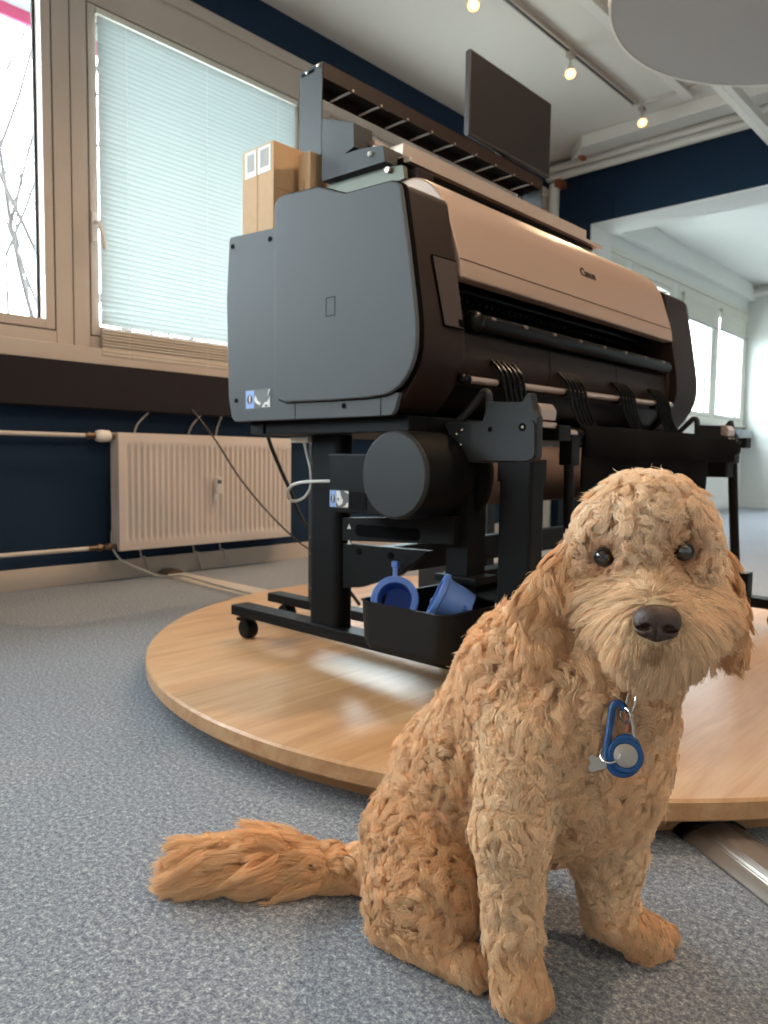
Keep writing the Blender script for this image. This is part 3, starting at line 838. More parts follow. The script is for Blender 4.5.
# logo on the cover
fc = bpy.data.curves.new('lettering', 'FONT'); fc.body = 'Canon'; fc.size = .036; fc.extrude = .0008; fc.offset = .0006
fc.align_x = 'LEFT'; fc.space_character = .92
tmp = bpy.data.objects.new('lettering', fc); COL.objects.link(tmp)
dg = bpy.context.evaluated_depsgraph_get()
lm = bpy.data.meshes.new_from_object(tmp.evaluated_get(dg))
bpy.data.objects.remove(tmp); bpy.data.curves.remove(fc)
lm.materials.clear(); lm.materials.append(M['ink'])
lo = bpy.data.objects.new('logo', lm); COL.objects.link(lo)
lo.parent = PR
nx = Vector((.148, 0, .048)).normalized(); up_ = Vector((-.048, 0, .148)).normalized(); yy = Vector((0, 1, 0))
R_ = Matrix((yy, up_, nx)).transposed()
lo.rotation_euler = R_.to_euler()
lo.scale = (1.0, 1.0, 1.0)
zc = 1.168; lo.location = Vector((-1.062 - (zc - 1.090) * .048 / .148, 1.995, zc)) + nx * .0010 - world_loc(PR)
lo['label'] = 'dark lettering'

# middle body with the paper mouth
MID = [(-1.70, .735), (-1.14, .735), (-1.092, .79), (-1.072, .86), (-1.078, .925), (-1.15, .940), (-1.22, .955), (-1.25, 1.02), (-1.24, 1.20), (-1.40, 1.215), (-1.71, 1.20)]
MB().prism(MID, 'y', CL, CR).build('middle_body', M['black_gloss'], PR)
PAN = rounded([(-1.145, .80), (-1.086, .80), (-1.064, .86), (-1.070, .930), (-1.10, .936)], [0, .02, .02, .01, 0], 4)
for a, b_ in ((CL + .002, 1.80), (1.803, 2.20), (2.203, CR - .002)):
    MB().prism(PAN, 'y', a, b_, .0015).build('lower_front_panel', M['body_warm_dim'], PR)
m = MB(); m.cyl((-1.062, CL + .06, .955), (-1.062, CR - .04, .955), .0205, n=28); m.sphere((-1.062, CL + .06, .955), .026, 16)
fr = m.build('feed_bar', M['black_gloss'], PR)
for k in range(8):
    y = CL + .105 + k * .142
    MB().box((-1.060, y, .9605), (-1.0405, y + .020, .9700), .004).build('bar_glint', M['glint'], fr)  # pale pads standing in for highlights along the glossy bar
m = MB()
for k in range(44):
    y = CL + .03 + k * .0275
    m.box((-1.205, y, .985 + .004 * (k % 3)), (-1.18, y + .012, 1.002 + .004 * (k % 3)), .003)
    m.box((-1.19, y + .006, 1.030), (-1.17, y + .018, 1.040), .002)
m.box((-1.215, CL + .01, .948), (-1.175, CR - .01, .962), .004); m.box((-1.20, CL + .01, 1.046), (-1.15, CR - .01, 1.062), .004)
m.build('paper_rollers', M['black_gloss'], PR)
m = MB(); m.prism(rounded([(-1.10, .80), (-1.060, .86), (-1.064, .955), (-1.12, .955)], [.01, .02, .02, .02], 4), 'y', CL + .002, CL + .028, .003); m.build('mouth_cheek', M['body_warm_dim'], PR)
m = MB(); m.prism(rounded([(-1.10, .80), (-1.060, .86), (-1.064, .955), (-1.12, .955)], [.01, .02, .02, .02], 4), 'y', CR - .028, CR - .002, .003); m.build('mouth_cheek', M['body_warm_dim'], PR)

# rod with its finger clips
m = MB(); m.cyl((-1.046, 1.385, .815), (-1.046, 2.56, .826), .0085, n=20); rd = m.build('guide_rod', M['rod'], PR)
m = MB(); m.sphere((-1.046, 1.383, .815), .013, 14); m.cyl((-1.046, 1.39, .815), (-1.046, 1.405, .815), .011); m.build('rod_end', M['black_gloss'], rd)
m = MB(); m.sphere((-1.046, 2.563, .826), .013, 14); m.build('rod_end', M['chrome'], rd)
for y0 in (1.525, 1.845, 2.165, 2.43):
    cl = MB()
    for k in range(5):
        y = y0 + k * .0225
        cl.tube([(-1.066, y, .872), (-1.040, y, .846), (-1.028, y, .815), (-1.022, y + .004, .780), (-1.004, y + .006, .740), (-.986, y + .008, .715)], lambda t: .0050 * (1 - .35 * t), 8, 4)
    cl.box((-1.058, y0 - .006, .806), (-1.034, y0 + .094, .824), .004)
    cl.build('media_guide', M['black_gloss'], PR)

# frame under the body
m = MB(); m.box((-1.672, 1.262, .690), (-1.10, 2.79, .728), .004); m.box((-1.672, 1.255, .692), (-1.615, 1.30, .727), .003)
m.build('under_frame', M['black_metal'], PR)

def leg_set(y):
    f = MB()
    f.prism(rounded([(-1.858, .152), (-.62, .150), (-.62, .172), (-.66, .183), (-1.858, .183)], [.004, .004, .01, .01, .004], 4), 'y', y, y + .065, .004)
    fb = f.build('foot_beam', M['black_metal'], PR)
    for x in (-1.812, -.70):
        cst = MB(); cst.cyl((x, y + .012, .1125), (x, y + .050, .1125), .0285, n=28, bev=.006)
        cst.cyl((x, y + .0325, .13), (x, y + .0325, .152), .016)
        wh = cst.build('caster', M['black'], fb)
    MB().box((-1.846, y + .010, .134), (-1.800, y + .040, .145), .004).build('brake_lever', M['black'], fb)
    cm = MB(); cm.prism(rounded([(-1.523, y + .012), (-1.398, y + .012), (-1.398, y + .072), (-1.523, y + .072)], .028, 6), 'z', .182, .692)
    cm.build('column', M['black_metal'], PR)
    h = MB(); h.cyl((-1.18, y - .001, .166), (-1.18, y + .004, .166), .005); build_each(h, 'bolt', M['chrome'], fb)
leg_set(1.322); leg_set(2.640)
MB().prism([(-.90, .183), (-.79, .183), (-.79, .262), (-.815, .262), (-.86, .225)], 'y', 2.645, 2.70, .004).build('foot_bracket', M['black_metal'], PR)
MB().box((-1.46, 1.39, .30), (-1.42, 2.66, .38), .004).build('cross_beam', M['black_metal'], PR)

# take up unit low at the near side
TC = (-1.103, .594)
m = MB(); m.box((-1.332, 1.236, .500), (-1.09, 1.335, .638), .004); tb = m.build('take_up_motor', M['black_metal'], PR)
m = MB(); m.lathe([(0, 0), (.092, 0), (.0965, .004), (.098, .010), (.098, .165), (0, .165)], (TC[0], 1.214, TC[1]), (0, 1, 0), 56); m.build('drum_cover', M['grey_metal'], PR)
m = MB(); m.lathe([(.0975, .0), (.0992, .002), (.0992, .162), (.0975, .162)], (TC[0], 1.222, TC[1]), (0, 1, 0), 56); m.build('drum_side', M['black'], PR)
m = MB(); m.box((-1.333, 1.2345, .6362), (-1.17, 1.30, .6395)); m.build('motor_edge', M['grey_metal'], PR)
sticker(PR, -1.328, -1.262, .511, .553, 1.2352, 1)
MB().box((-1.260, 1.234, .511), (-1.205, 1.2375, .551)).build('label_plate', M['black_gloss'], PR)
m = MB(); m.lathe([(0, 0), (.125, 0), (.128, .004), (.128, .016), (.125, .02), (0, .02)], (TC[0], 1.40, TC[1]), (0, 1, 0), 48); m.lathe([(0, 0), (.07, 0), (.06, .05), (0, .05)], (TC[0], 1.42, TC[1]), (0, 1, 0), 36)
m.build('roll_flange', M['black'], PR)
m = MB(); m.lathe([(0, 0), (.125, 0), (.128, .004), (.128, .016), (.125, .02), (0, .02)], (TC[0], 2.56, TC[1]), (0, 1, 0), 48); m.build('roll_flange', M['black'], PR)
tag(MB().cyl((TC[0], 1.43, TC[1]), (TC[0], 2.56, TC[1]), .076, n=40).build('paper_roll', M['paper'], PR), 'pale paper roll')
# bracket and gusset that carry the unit
m = MB()
m.prism(rounded([(-1.395, .415), (-1.03, .437), (-1.03, .50), (-1.395, .475)], .004, 2), 'y', 1.342, 1.372, .002)
m.prism([(-1.395, .408), (-1.105, .415), (-1.20, .345), (-1.33, .300), (-1.395, .290)], 'y', 1.345, 1.365, .002)
gs = m.build('gusset_bracket', M['black_metal'], PR)
m = MB()
m.prism(rounded([(-1.345, .432), (-1.13, .436), (-1.13, .466), (-1.345, .462)], .014, 4), 'y', 1.3405, 1.343)
for (x, z) in ((-1.335, .392), (-1.225, .392)): m.cyl((x, 1.343, z), (x, 1.347, z), .009)
m.build('bracket_slot', M['seam'], gs)
m = MB()
for z in (.448, .408): m.prism([(-1.375, z), (-1.362, z), (-1.3685, z + .012)], 'y', 1.3405, 1.344)
m.build('arrow_mark', M['label_white'], gs)
m = MB(); m.box((-1.075, 1.37, .36), (-1.01, 1.44, .60), .004); m.box((-1.10, 1.36, .345), (-.98, 1.45, .362), .003); m.box((-1.06, 1.38, .185), (-1.02, 1.42, .35), .003)
m.build('support_post', M['black'], PR)
MB().box((-1.075, 1.42, .34), (-1.03, 2.66, .365), .003).build('lower_rail', M['black'], PR)

# front arms with their posts, near and far
AK = 1.36 / 1.222
def ax_(x): return x * AK
def az_(z): return .63 + (z - .63) * AK
def asc(ps): return [(ax_(p[0]), az_(p[1])) for p in ps]
BR = rounded(asc([(-.970, .706), (-.936, .708), (-.874, .706), (-.862, .745), (-.783, .741), (-.772, .757), (-.764, .757), (-.757, .724), (-.748, .712), (-.748, .635), (-.757, .626), (-.886, .624), (-.916, .627), (-.948, .672), (-.970, .700)]),
             [.004, 0, 0, .003, .003, .005, .003, .003, .003, .010, .010, .003, .010, .008, .003], 4)
def front_arm(y, s):
    m = MB(); m.prism(BR, 'y', y, y + .024 * s, .0025)
    ar = m.build('front_arm', M['grey_metal'], PR)
    m = MB(); m.prism(rounded(asc([(-.900, .704), (-.752, .708), (-.750, .636), (-.766, .628), (-.90, .628)]), [.02, .016, .024, .03, .03], 5), 'y', y - .004 * s, y + .003 * s, .0015)
    m.build('arm_plate', M['grey_metal'], ar)
    m = MB(); m.tube([(ax_(x), y + .013 * s, az_(z)) for x, z in ((-.952, .704), (-.925, .722), (-.893, .752), (-.880, .764), (-.870, .762), (-.866, .745), (-.866, .70))], .0088, 10, 5)
    m.build('arm_handle', M['grey_metal'], ar)
    m = MB()
    for (x, z) in ((-.922, .690), (-.936, .682), (-.924, .660), (-.778, .693)): m.sphere((ax_(x), y - .0025 * s, az_(z)), .0045, 10)
    build_each(m, 'bolt', M['chrome'], ar)
    m = MB(); m.cyl((ax_(-.852), y - .0045 * s, az_(.690)), (ax_(-.852), y, az_(.690)), .006); m.cyl((ax_(-.778), y - .0048 * s, az_(.693)), (ax_(-.778), y, az_(.693)), .009); build_each(m, 'bolt_hole', M['seam'], ar)
    ya, yb = sorted((y + .004 * s, y + .060 * s))
    x0, x1 = ax_(-.834), ax_(-.760)
    if s > 0:
        m = MB(); m.prism(rounded([(x0, ya), (x1, ya), (x1, yb), (x0, yb)], .008, 3), 'z', .182, .60); m.build('front_post', M['black_metal'], PR)
    m = MB(); m.prism(rounded([(x0 - .004, ya - .004), (x1 + .004, ya - .004), (x1 + .004, yb + .004), (x0 - .004, yb + .004)], .008, 3), 'z', .583, .632); m.build('post_collar', M['black_metal'], PR)
    y1, y2 = sorted((y + .024 * s, y + .085 * s))
    m = MB(); m.prism(rounded([(-.862, .722), (-.838, .716), (-.836, .738), (-.846, .752), (-.862, .754)], .004, 3), 'y', y1, y2, .002)
    m.build('arm_catch', M['rod'], ar)
    m = MB(); m.prism(rounded([(-.862, .702), (-.836, .700), (-.835, .712), (-.862, .716)], .003, 3), 'y', y1, y2, .001)
    m.build('arm_catch', M['rod'], ar)
front_arm(1.362, 1)
front_arm(2.620, -1)

# basket: rail, legs, hanging cloth
m = MB(); m.cyl((-.850, 1.455, .692), (-.850, 2.735, .700), .0085, n=18); m.build('basket_rail', M['black'], PR)
for y, z0, z1 in ((1.475, .692, .692), (2.715, .700, .700)):
    m = MB(); m.box((-.872, y - .03, z1 - .018), (-.828, y + .024, z1 + .016), .004); m.cyl((-.872, y - .02, z1), (-.90, y - .02, z1), .012); jn = m.build('rail_joint', M['black'], PR)
    MB().cyl((-.850, y + .02, z1), (-.850, y + .075, z1), .0095).build('rail_end', M['rod'], jn)
m = MB(); m.box((-.868, 1.515, .62), (-.835, 1.555, .69), .004); m.tube([(-.852, 1.535, .64), (-.850, 1.54, .4), (-.848, 1.545, .18)], .012, 10, 2); m.build('basket_leg', M['black_metal'], PR)
m = MB(); m.box((-.868, 2.600, .63), (-.832, 2.640, .70), .004)
m.tube([(-.850, 2.622, .66), (-.850, 2.67, .42), (-.850, 2.73, .184)], .0150, 10, 2); m.build('basket_leg', M['black_metal'], PR)
def cloth(u, v):
    y = 1.585 + u * .80
    s_ = v
    x = -.848 - .03 * s_ - .32 * max(0, s_ - .55) / .45
    z = .703 + .004 * u - .46 * (1 - (1 - min(1, s_ * 1.25)) ** 1.4) + .10 * max(0, s_ - .7)
    y += .03 * (u - .5) * -s_ * 1.8 + .012 * math.sin(9 * s_) * u
    x += .008 * math.sin(u * 21 + s_ * 3) * min(1, s_ * 2)
    return (x, y, z)
m = MB(); m.grid(cloth, 70, 26)
cl = m.build('basket_cloth', M['cloth'], PR, angle=80)
sd = cl.modifiers.new('thick', 'SOLIDIFY'); sd.thickness = .003
m = MB(); m.box((-.872, 2.330, .545), (-.866, 2.350, .580), .002); m.build('cloth_tag', M['paper'], cl)
hm = MB(); hm.grid(lambda u, v: (-.846 + .010 * math.sin(v * 3) - .004 * math.cos(u * 17), 1.585 + u * 1.06, .712 - .010 * v + .004 * u - v * (.058 + .010 * math.sin(u * PI))), 40, 6)
hm = hm.build('cloth_hem', M['cloth'], PR, angle=80); hs_ = hm.modifiers.new('thick', 'SOLIDIFY'); hs_.thickness = .004

# ------------------------------------------------------------------ scanner frame behind the printer, with its bar
SF = thing('scanner_frame', 'tall dark steel frame with a scanner bar standing behind the printer', 'frame', (-1.7, 2.0, DZ))
def sf_leg(y):
    f = MB(); f.box((-1.972, y, .146), (-1.15, y + .055, .176), .005); fb = f.build('foot_beam', M['black_metal'], SF)
    for x in (-1.90, -1.215):
        m = MB(); m.cyl((x, y + .008, .114), (x, y + .046, .114), .030, n=24, bev=.006); m.cyl((x, y + .027, .13), (x, y + .027, .146), .016); m.build('caster', M['black'], fb)
    m = MB(); m.box((-1.766, y, .175), (-1.738, y + .05, 1.34), .003); co = m.build('column', M['grey_metal'], SF)
    m = MB()
    for z in (.22, .33, .38, .60): m.cyl((-1.752, y - .002, z), (-1.752, y + .001, z), .004)
    build_each(m, 'bolt', M['chrome'], co)
sf_leg(1.550); sf_leg(2.49)
m = MB(); m.box((-1.82, 1.425, 1.29), (-1.62, 1.60, 1.34), .003); m.box((-1.82, 2.49, 1.29), (-1.62, 2.565, 1.34), .003); m.build('frame_arm', M['grey_metal'], SF)
m = MB(); m.prism(rounded([(-1.663, 1.30), (-1.572, 1.30), (-1.570, 1.706), (-1.663, 1.703)], [0, 0, .008, .008], 3), 'y', 1.418, 1.422); sp = m.build('side_plate', M['grey_metal'], SF)
m = MB(); 
for (x, z) in ((-1.628, 1.693), (-1.582, 1.697)): m.sphere((x, 1.417, z), .006, 12)
build_each(m, 'plate_screw', M['chrome'], sp)
m = MB(); m.box((-1.652, 1.4165, 1.688), (-1.60, 1.4178, 1.696)); m.build('plate_slot', M['seam'], sp)
m = MB(); m.box((-1.663, 2.552, 1.30), (-1.568, 2.556, 1.70)); rp = m.build('side_plate', M['grey_metal'], SF)
m = MB(); m.tube([(-1.669, 2.545, 1.715), (-1.672, 2.545, 1.690), (-1.668, 2.545, 1.655)], .006, 8, 3); m.build('latch', M['chrome'], rp)
m = MB()
m.box((-1.572, 1.422, 1.664), (-1.568, 2.552, 1.706), .001); m.box((-1.664, 1.422, 1.664), (-1.660, 2.552, 1.706), .001); m.box((-1.664, 1.422, 1.703), (-1.568, 2.552, 1.707), .001)
ch = m.build('top_channel', M['body_warm_dim'], SF)
MB().box((-1.659, 1.424, 1.690), (-1.573, 2.55, 1.702)).build('channel_lining', M['black'], ch)
for k in range(9):
    y = 1.535 + k * .118
    MB().cyl((-1.662, y, 1.668), (-1.566, y, 1.668), .0038, n=10).build('rung', M['steel'], ch)
# small box and bar of the scanner
m = MB()
m.prism(rounded([(-1.495, 1.352), (-1.495, 1.512), (-1.377, 1.468), (-1.375, 1.408), (-1.405, 1.400), (-1.355, 1.398), (-1.275, 1.386), (-1.268, 1.345)], [0, .003, .003, 0, 0, 0, .003, .003], 2), 'y', 1.352, 1.420, .0015)
sb = m.build('scanner_end', M['grey_metal'], SF)
m = MB(); m.sphere((-1.318, 1.351, 1.375), .007, 12); m.build('end_screw', M['label_white'], sb)
m = MB(); m.box((-1.374, 1.405, 1.425), (-1.355, 1.455, 1.436), .002); m.build('end_tab', M['rod'], sb)
m = MB(); m.box((-1.42, 1.42, 1.368), (-1.270, 2.36, 1.412), .003); scb = m.build('scanner_bar', M['warm_alu'], SF)
m = MB(); m.prism([(-1.275, 1.368), (-1.262, 1.356), (-1.232, 1.352), (-1.232, 1.362), (-1.262, 1.372)], 'y', 1.405, 2.40); m.build('bar_lip', M['warm_alu'], scb)
MB().box((-1.40, 1.40, 1.345), (-1.255, 2.38, 1.366), .002).build('scanner_bed', M['black_gloss'], SF)
m = MB(); m.prism([(-1.497, 1.349), (-1.497, 1.305), (-1.40, 1.285), (-1.225, 1.302), (-1.232, 1.334), (-1.272, 1.342)], 'y', 1.375, 1.39)
m.prism([(-1.47, 1.336), (-1.47, 1.316), (-1.25, 1.316), (-1.25, 1.336)], 'y', 1.39, 2.38)
bm_ = m.build('scanner_base', M['base_metal'], SF)
m = MB(); m.cyl((-1.275, 1.366, 1.332), (-1.275, 1.377, 1.332), .007, n=12); m.build('base_knob', M['rod'], bm_)
m = MB(); m.box((-1.245, 1.40, 1.292), (-1.205, 1.46, 1.330), .002); m.build('base_stop', M['body_warm_dim'], SF)
for y in (1.6, 2.2):
    MB().box((-1.60, y, 1.30), (-1.38, y + .04, 1.345), .003).build('scanner_arm', M['grey_metal'], SF)

# ------------------------------------------------------------------ monitor on the frame
mo = thing('monitor', 'dark flat monitor standing on the far end of the steel frame', 'monitor', (-1.61, 2.39, 1.71))
m = MB(); m.box((-1.618, 2.125, 1.745), (-1.600, 2.660, 2.030), .004); shell = m.build('housing', M['bezel'], mo)
m = MB(); m.box((-1.6005, 2.132, 1.756), (-1.5990, 2.653, 2.023)); m.build('screen', M['screen'], mo)
m = MB(); m.box((-1.640, 2.25, 1.80), (-1.616, 2.53, 1.97), .01); m.build('rear_hump', M['bezel'], mo)
m = MB(); m.box((-1.655, 2.36, 1.712), (-1.625, 2.42, 1.87), .004); m.box((-1.66, 2.33, 1.7075), (-1.58, 2.46, 1.713), .002); m.build('stand', M['black'], mo)
m = MB(); m.box((-1.620, 2.1235, 1.752), (-1.601, 2.1262, 2.024), .001); m.build('side_edge', M['bezel'], mo)

# ------------------------------------------------------------------ cardboard boxes on the back of the printer
def carton(x0, x1, y0, y1, z0, z1, label, lab):
    r_ = thing('cardboard_box', label, 'box', ((x0 + x1) / 2, (y0 + y1) / 2, z0), 'cartons on the printer')
    MB().box((x0, y0, z0), (x1, y1, z1), .003).build('carton', M['cardboard'], r_)
    s_ = MB(); xm = (x0 + x1) / 2
    s_.box((xm - .0015, y0 - .0006, z0 + .01), (xm + .0015, y0 + .001, z1 - .07)); s_.build('carton_seam', M['cardboard_side'], r_)
    MB().box((x1 - .0005, y0 + .01, (z0 + z1) / 2), (x1 + .0006, y1 - .01, (z0 + z1) / 2 + .001)).build('carton_fold', M['cardboard_side'], r_)
    if lab:
        for a, b_ in (((x0 + .018), (xm - .006)), ((xm + .006), (x1 - .012))):
            lb_ = MB().box((a - .004, y0 - .0009, z1 - .075), (b_, y0 + .001, z1 - .006)).build('shipping_label', M['label_white'], r_)
            st = MB(); n_ = 9
            for k in range(n_):
                xx = a + .006 + k * (b_ - a - .012) / n_
                st.box((xx, y0 - .0012, z1 - .060), (xx + .0022 + .0015 * (k % 2), y0, z1 - .014))
            st.build('label_bars', M['panel'], lb_)
carton(-1.735, -1.598, 1.275, 1.40, 1.2225, 1.4625, 'tall brown cardboard box with two paper labels, nearest on top of the printer', True)
carton(-1.575, -1.527, 1.340, 1.411, 1.2715, 1.436, 'narrow brown cardboard box tucked between the labelled box and scanner', False)

# ------------------------------------------------------------------ bin under the printer, with blue roll holders
bn = thing('storage_bin', 'open black plastic bin on the printer foot holding blue parts', 'bin', (-1.08, 1.5, .186))
bx0, bx1, by0, by1, bz0, bz1 = -1.222, -.955, 1.224, 1.86, .187, .300
def bin_ring(grow, z):
    pts = rounded([(bx0 - grow, by0 - grow), (bx1 + grow, by0 - grow), (bx1 + grow, by1 + grow), (bx0 - grow, by1 + grow)], .040, 6)
    return [(p[0], p[1], z) for p in pts]
b = bmesh.new()
rings = [bin_ring(-.012, bz0), bin_ring(-.004, bz0 + .02), bin_ring(0, bz1 - .004), bin_ring(.003, bz1), bin_ring(-.004, bz1), bin_ring(-.008, bz0 + .03), bin_ring(-.016, bz0 + .02)]
RV = [[b.verts.new(p) for p in r_] for r_ in rings]
for A, B in zip(RV, RV[1:]):
    n_ = len(A)
    for i in range(n_): b.faces.new((A[i], A[(i + 1) % n_], B[(i + 1) % n_], B[i]))
b.faces.new(RV[0][::-1]); b.faces.new(RV[-1])
bmesh.ops.recalc_face_normals(b, faces=b.faces)
MB()._merge(b).build('tub', M['bin'], bn)

def roll_holder(c, axis, label, spin=0.0):
    r_ = thing('roll_holder', label, 'roll holder', c, 'blue roll holders in the bin')
    ax = Vector(axis).normalized(); c = Vector(c)
    q = Vector((0, 0, 1)).rotation_difference(ax).to_matrix() @ Matrix.Rotation(spin, 3, 'Z')
    T = lambda x, y, z: tuple(c + q @ (Vector((x, y, z)) * 1.22))
    HS = 1.22
    m = MB(); m.lathe([(r_q * HS, h_q * HS) for r_q, h_q in [(.034, 0), (.045, 0), (.047, .004), (.047, .010), (.040, .013), (.037, .05), (.034, .066), (.029, .066), (.031, .05), (.034, .012), (.034, 0)]], c, ax, 40)
    m.lathe([(0, .052 * HS), (.030 * HS, .052 * HS), (.030 * HS, .056 * HS), (0, .056 * HS)], c, ax, 32)
    m.build('sleeve', M['blue_part'], r_)
    m = MB(); m.lathe([(r_q * HS, h_q * HS) for r_q, h_q in [(0, .0485), (.0305, .0485), (.0325, .030), (.0337, .012), (.0332, .012), (.0318, .03), (.0298, .0495), (0, .0495)]], c, ax, 32); m.build('sleeve_lining', M['blue_inner'], r_)
    def bar(p, q_, wdt, nm):
        m = MB(); a_, b_ = Vector(T(*p)), Vector(T(*q_))
        d = (b_ - a_); L = d.length
        rr = d.to_track_quat('Z', 'Y').to_matrix()
        m.box(tuple((a_ + b_) / 2 - Vector((wdt / 2, wdt / 2, L / 2))), tuple((a_ + b_) / 2 + Vector((wdt / 2, wdt / 2, L / 2))), .003, rot=rr)
        m.build(nm, M['blue_part'], r_)
    bar((.040, 0, .006), (.074, 0, .010), .011, 'latch_arm'); bar((.070, -.001, .000), (.072, .001, .026), .015, 'latch_tip')
    bar((-.035, .0, .055), (-.052, .0, .060), .010, 'catch')
    m = MB(); m.tube([T(.030 * math.cos(a), .030 * math.sin(a), .066 + .004 * math.sin(2 * a)) for a in np.linspace(0, 2 * PI, 12, endpoint=False)], .004, 8, 3, closed=True); m.build('rim_ring', M['blue_part'], r_)
roll_holder((-1.160, 1.288, .300), (-.52, .74, -.34), 'blue plastic roll holder with its round mouth facing the room, in the bin', -1.0)
roll_holder((-1.050, 1.305, .322), (.66, .52, -.40), 'blue plastic roll holder lying on its side, right one in the bin', 1.9)

# cables about the printer
cable('black_cable', [(-1.98, 1.56, .74), (-2.0, 1.579, .687), (-2.0, 1.631, .586), (-2.0, 1.676, .51), (-2.0, 1.717, .428), (-2.0, 1.769, .364), (-1.97, 1.84, .24), (-1.90, 1.92, .094)], .0068, M['cable_black'], 'thick black cable hanging behind the near printer column')
r = thing('cable_loop', 'pale grey looped cable plugged into the side of the motor box', 'cable', (-1.55, 1.3, .55))
MB().tube([(-1.615, 1.40, .675), (-1.597, 1.40, .630), (-1.584, 1.40, .590), (-1.584, 1.40, .550), (-1.607, 1.40, .520), (-1.640, 1.39, .505), (-1.652, 1.375, .515), (-1.612, 1.345, .545), (-1.53, 1.31, .562), (-1.42, 1.285, .570), (-1.335, 1.285, .572)], .0042, 8, 8).build('cord', M['cable_white'], r)
MB().box((-1.655, 1.38, .672), (-1.575, 1.42, .689), .004).build('plug_box', M['pipe_white'], r)
MB().cyl((-1.350, 1.285, .572), (-1.333, 1.285, .572), .008, n=14).build('plug', M['black'], r)
for pts, mt, lab in (([(-1.62, 2.2, .095), (-1.45, 2.0, .095), (-1.30, 2.15, .095), (-1.34, 2.5, .095), (-1.6, 2.55, .095)], 'cable_yellow', 'yellow cable lying on the platform behind the black bin'),
                     ([(-1.80, 2.50, .096), (-1.5, 2.25, .13), (-1.33, 2.05, .17), (-1.36, 1.95, .100), (-1.55, 1.92, .096)], 'cable_white', 'pale cable lying on the platform behind the black bin'),
                     ([(-1.80, 2.05, .092), (-1.55, 2.10, .16), (-1.40, 1.92, .10), (-1.32, 2.3, .092), (-1.5, 2.42, .092)], 'cable_black', 'thin black cable curled on the platform behind the bin')):
    cable('loose_cable', pts, .006, M[mt], lab)
# small boxes on the platform behind the stand
r = thing('power_box', 'grey power box standing on the platform behind the printer', 'box', (-1.75, 2.25, DZ))
MB().box((-1.86, 2.20, DZ + .001), (-1.70, 2.42, .34), .006).build('housing', M['grey_metal'], r)
m = MB()
for k in range(6): m.box((-1.7005, 2.22, .14 + k * .03), (-1.699, 2.40, .152 + k * .03))
m.build('vent', M['seam'], r)
# ------------------------------------------------------------------ the dog (own frame: u across, v deep, w up)
def smin(a, b, k):
    h = np.clip(.5 + .5 * (b - a) / k, 0, 1)
    return b * (1 - h) + a * h - k * h * (1 - h)

def cone(P, a, b, ra, rb):
    a = np.array(a, np.float32); b = np.array(b, np.float32)
    d = b - a; L2 = max(float(d @ d), 1e-9)
    t = np.clip(((P - a) @ d) / L2, 0, 1)
    q = P - (a + t[..., None] * d)
    return np.sqrt((q * q).sum(-1)) - (ra + t * (rb - ra))

def dog_field(P, prims):
    """distance to the smooth union, and the index of the nearest group"""
    best = None; gid = None; gd = None
    for g, a, b, k in prims:
        d = cone(P, a[:3], b[:3], a[3], b[3])
        if best is None:
            best = d.copy(); gid = np.full(d.shape, g, np.int32); gd = d.copy()
        else:
            best = smin(best, d, k)
            m = d < gd; gid[m] = g; gd = np.minimum(gd, d)
    return best, gid

def surface_nets(F, lo, h):
    """naive surface nets on a scalar grid -> verts, quads"""
    nx, ny, nz = F.shape
    s = F < 0
    corners = [(i, j, k) for i in (0, 1) for j in (0, 1) for k in (0, 1)]
    sub = lambda A, i, j, k: A[i:nx - 1 + i, j:ny - 1 + j, k:nz - 1 + k]
    cnt = sum(sub(s, *c).astype(np.int8) for c in corners)
    act = (cnt > 0) & (cnt < 8)
    acc = np.zeros(act.shape + (3,), np.float32); n = np.zeros(act.shape, np.float32)
    for a in corners:
        for ax in range(3):
            if a[ax] == 0:
                b = list(a); b[ax] = 1; b = tuple(b)
                fa, fb = sub(F, *a), sub(F, *b)
                cr = ((fa < 0) != (fb < 0)) & act
                t = np.where(cr, fa / np.where(cr, fa - fb, 1), 0)
                for d in range(3):
                    acc[..., d] += np.where(cr, a[d] + (t if d == ax else 0), 0)
                n += cr
    idx = -np.ones(act.shape, np.int64); ids = np.argwhere(act); idx[act] = np.arange(len(ids))
    V = (ids + acc[act] / n[act][:, None]) * h + lo
    Q = []
    for ax in range(3):
        o1, o2 = [d for d in range(3) if d != ax]
        sl0 = [slice(1, -1)] * 3; sl1 = [slice(1, -1)] * 3
        sl0[ax] = slice(0, -1); sl1[ax] = slice(1, None)
        sl0 = [slice(1, nx - 1), slice(1, ny - 1), slice(1, nz - 1)]; sl0[ax] = slice(0, (nx, ny, nz)[ax] - 1)
        sl1 = list(sl0); sl1[ax] = slice(1, (nx, ny, nz)[ax])
        A, B = s[tuple(sl0)], s[tuple(sl1)]
        for flip, msk in ((False, A & ~B), (True, ~A & B)):
            e = np.argwhere(msk)
            off = np.array([0 if d == ax else 1 for d in range(3)]); e = e + off
            u = np.zeros(3, int); u[o1] = 1; w_ = np.zeros(3, int); w_[o2] = 1
            g = lambda p: idx[p[:, 0], p[:, 1], p[:, 2]]
            q = np.stack([g(e - u - w_), g(e - w_), g(e), g(e - u)], 1)
            f = flip ^ (ax == 1)
            Q.append(q[:, ::-1] if f else q)
    return V, np.concatenate(Q)
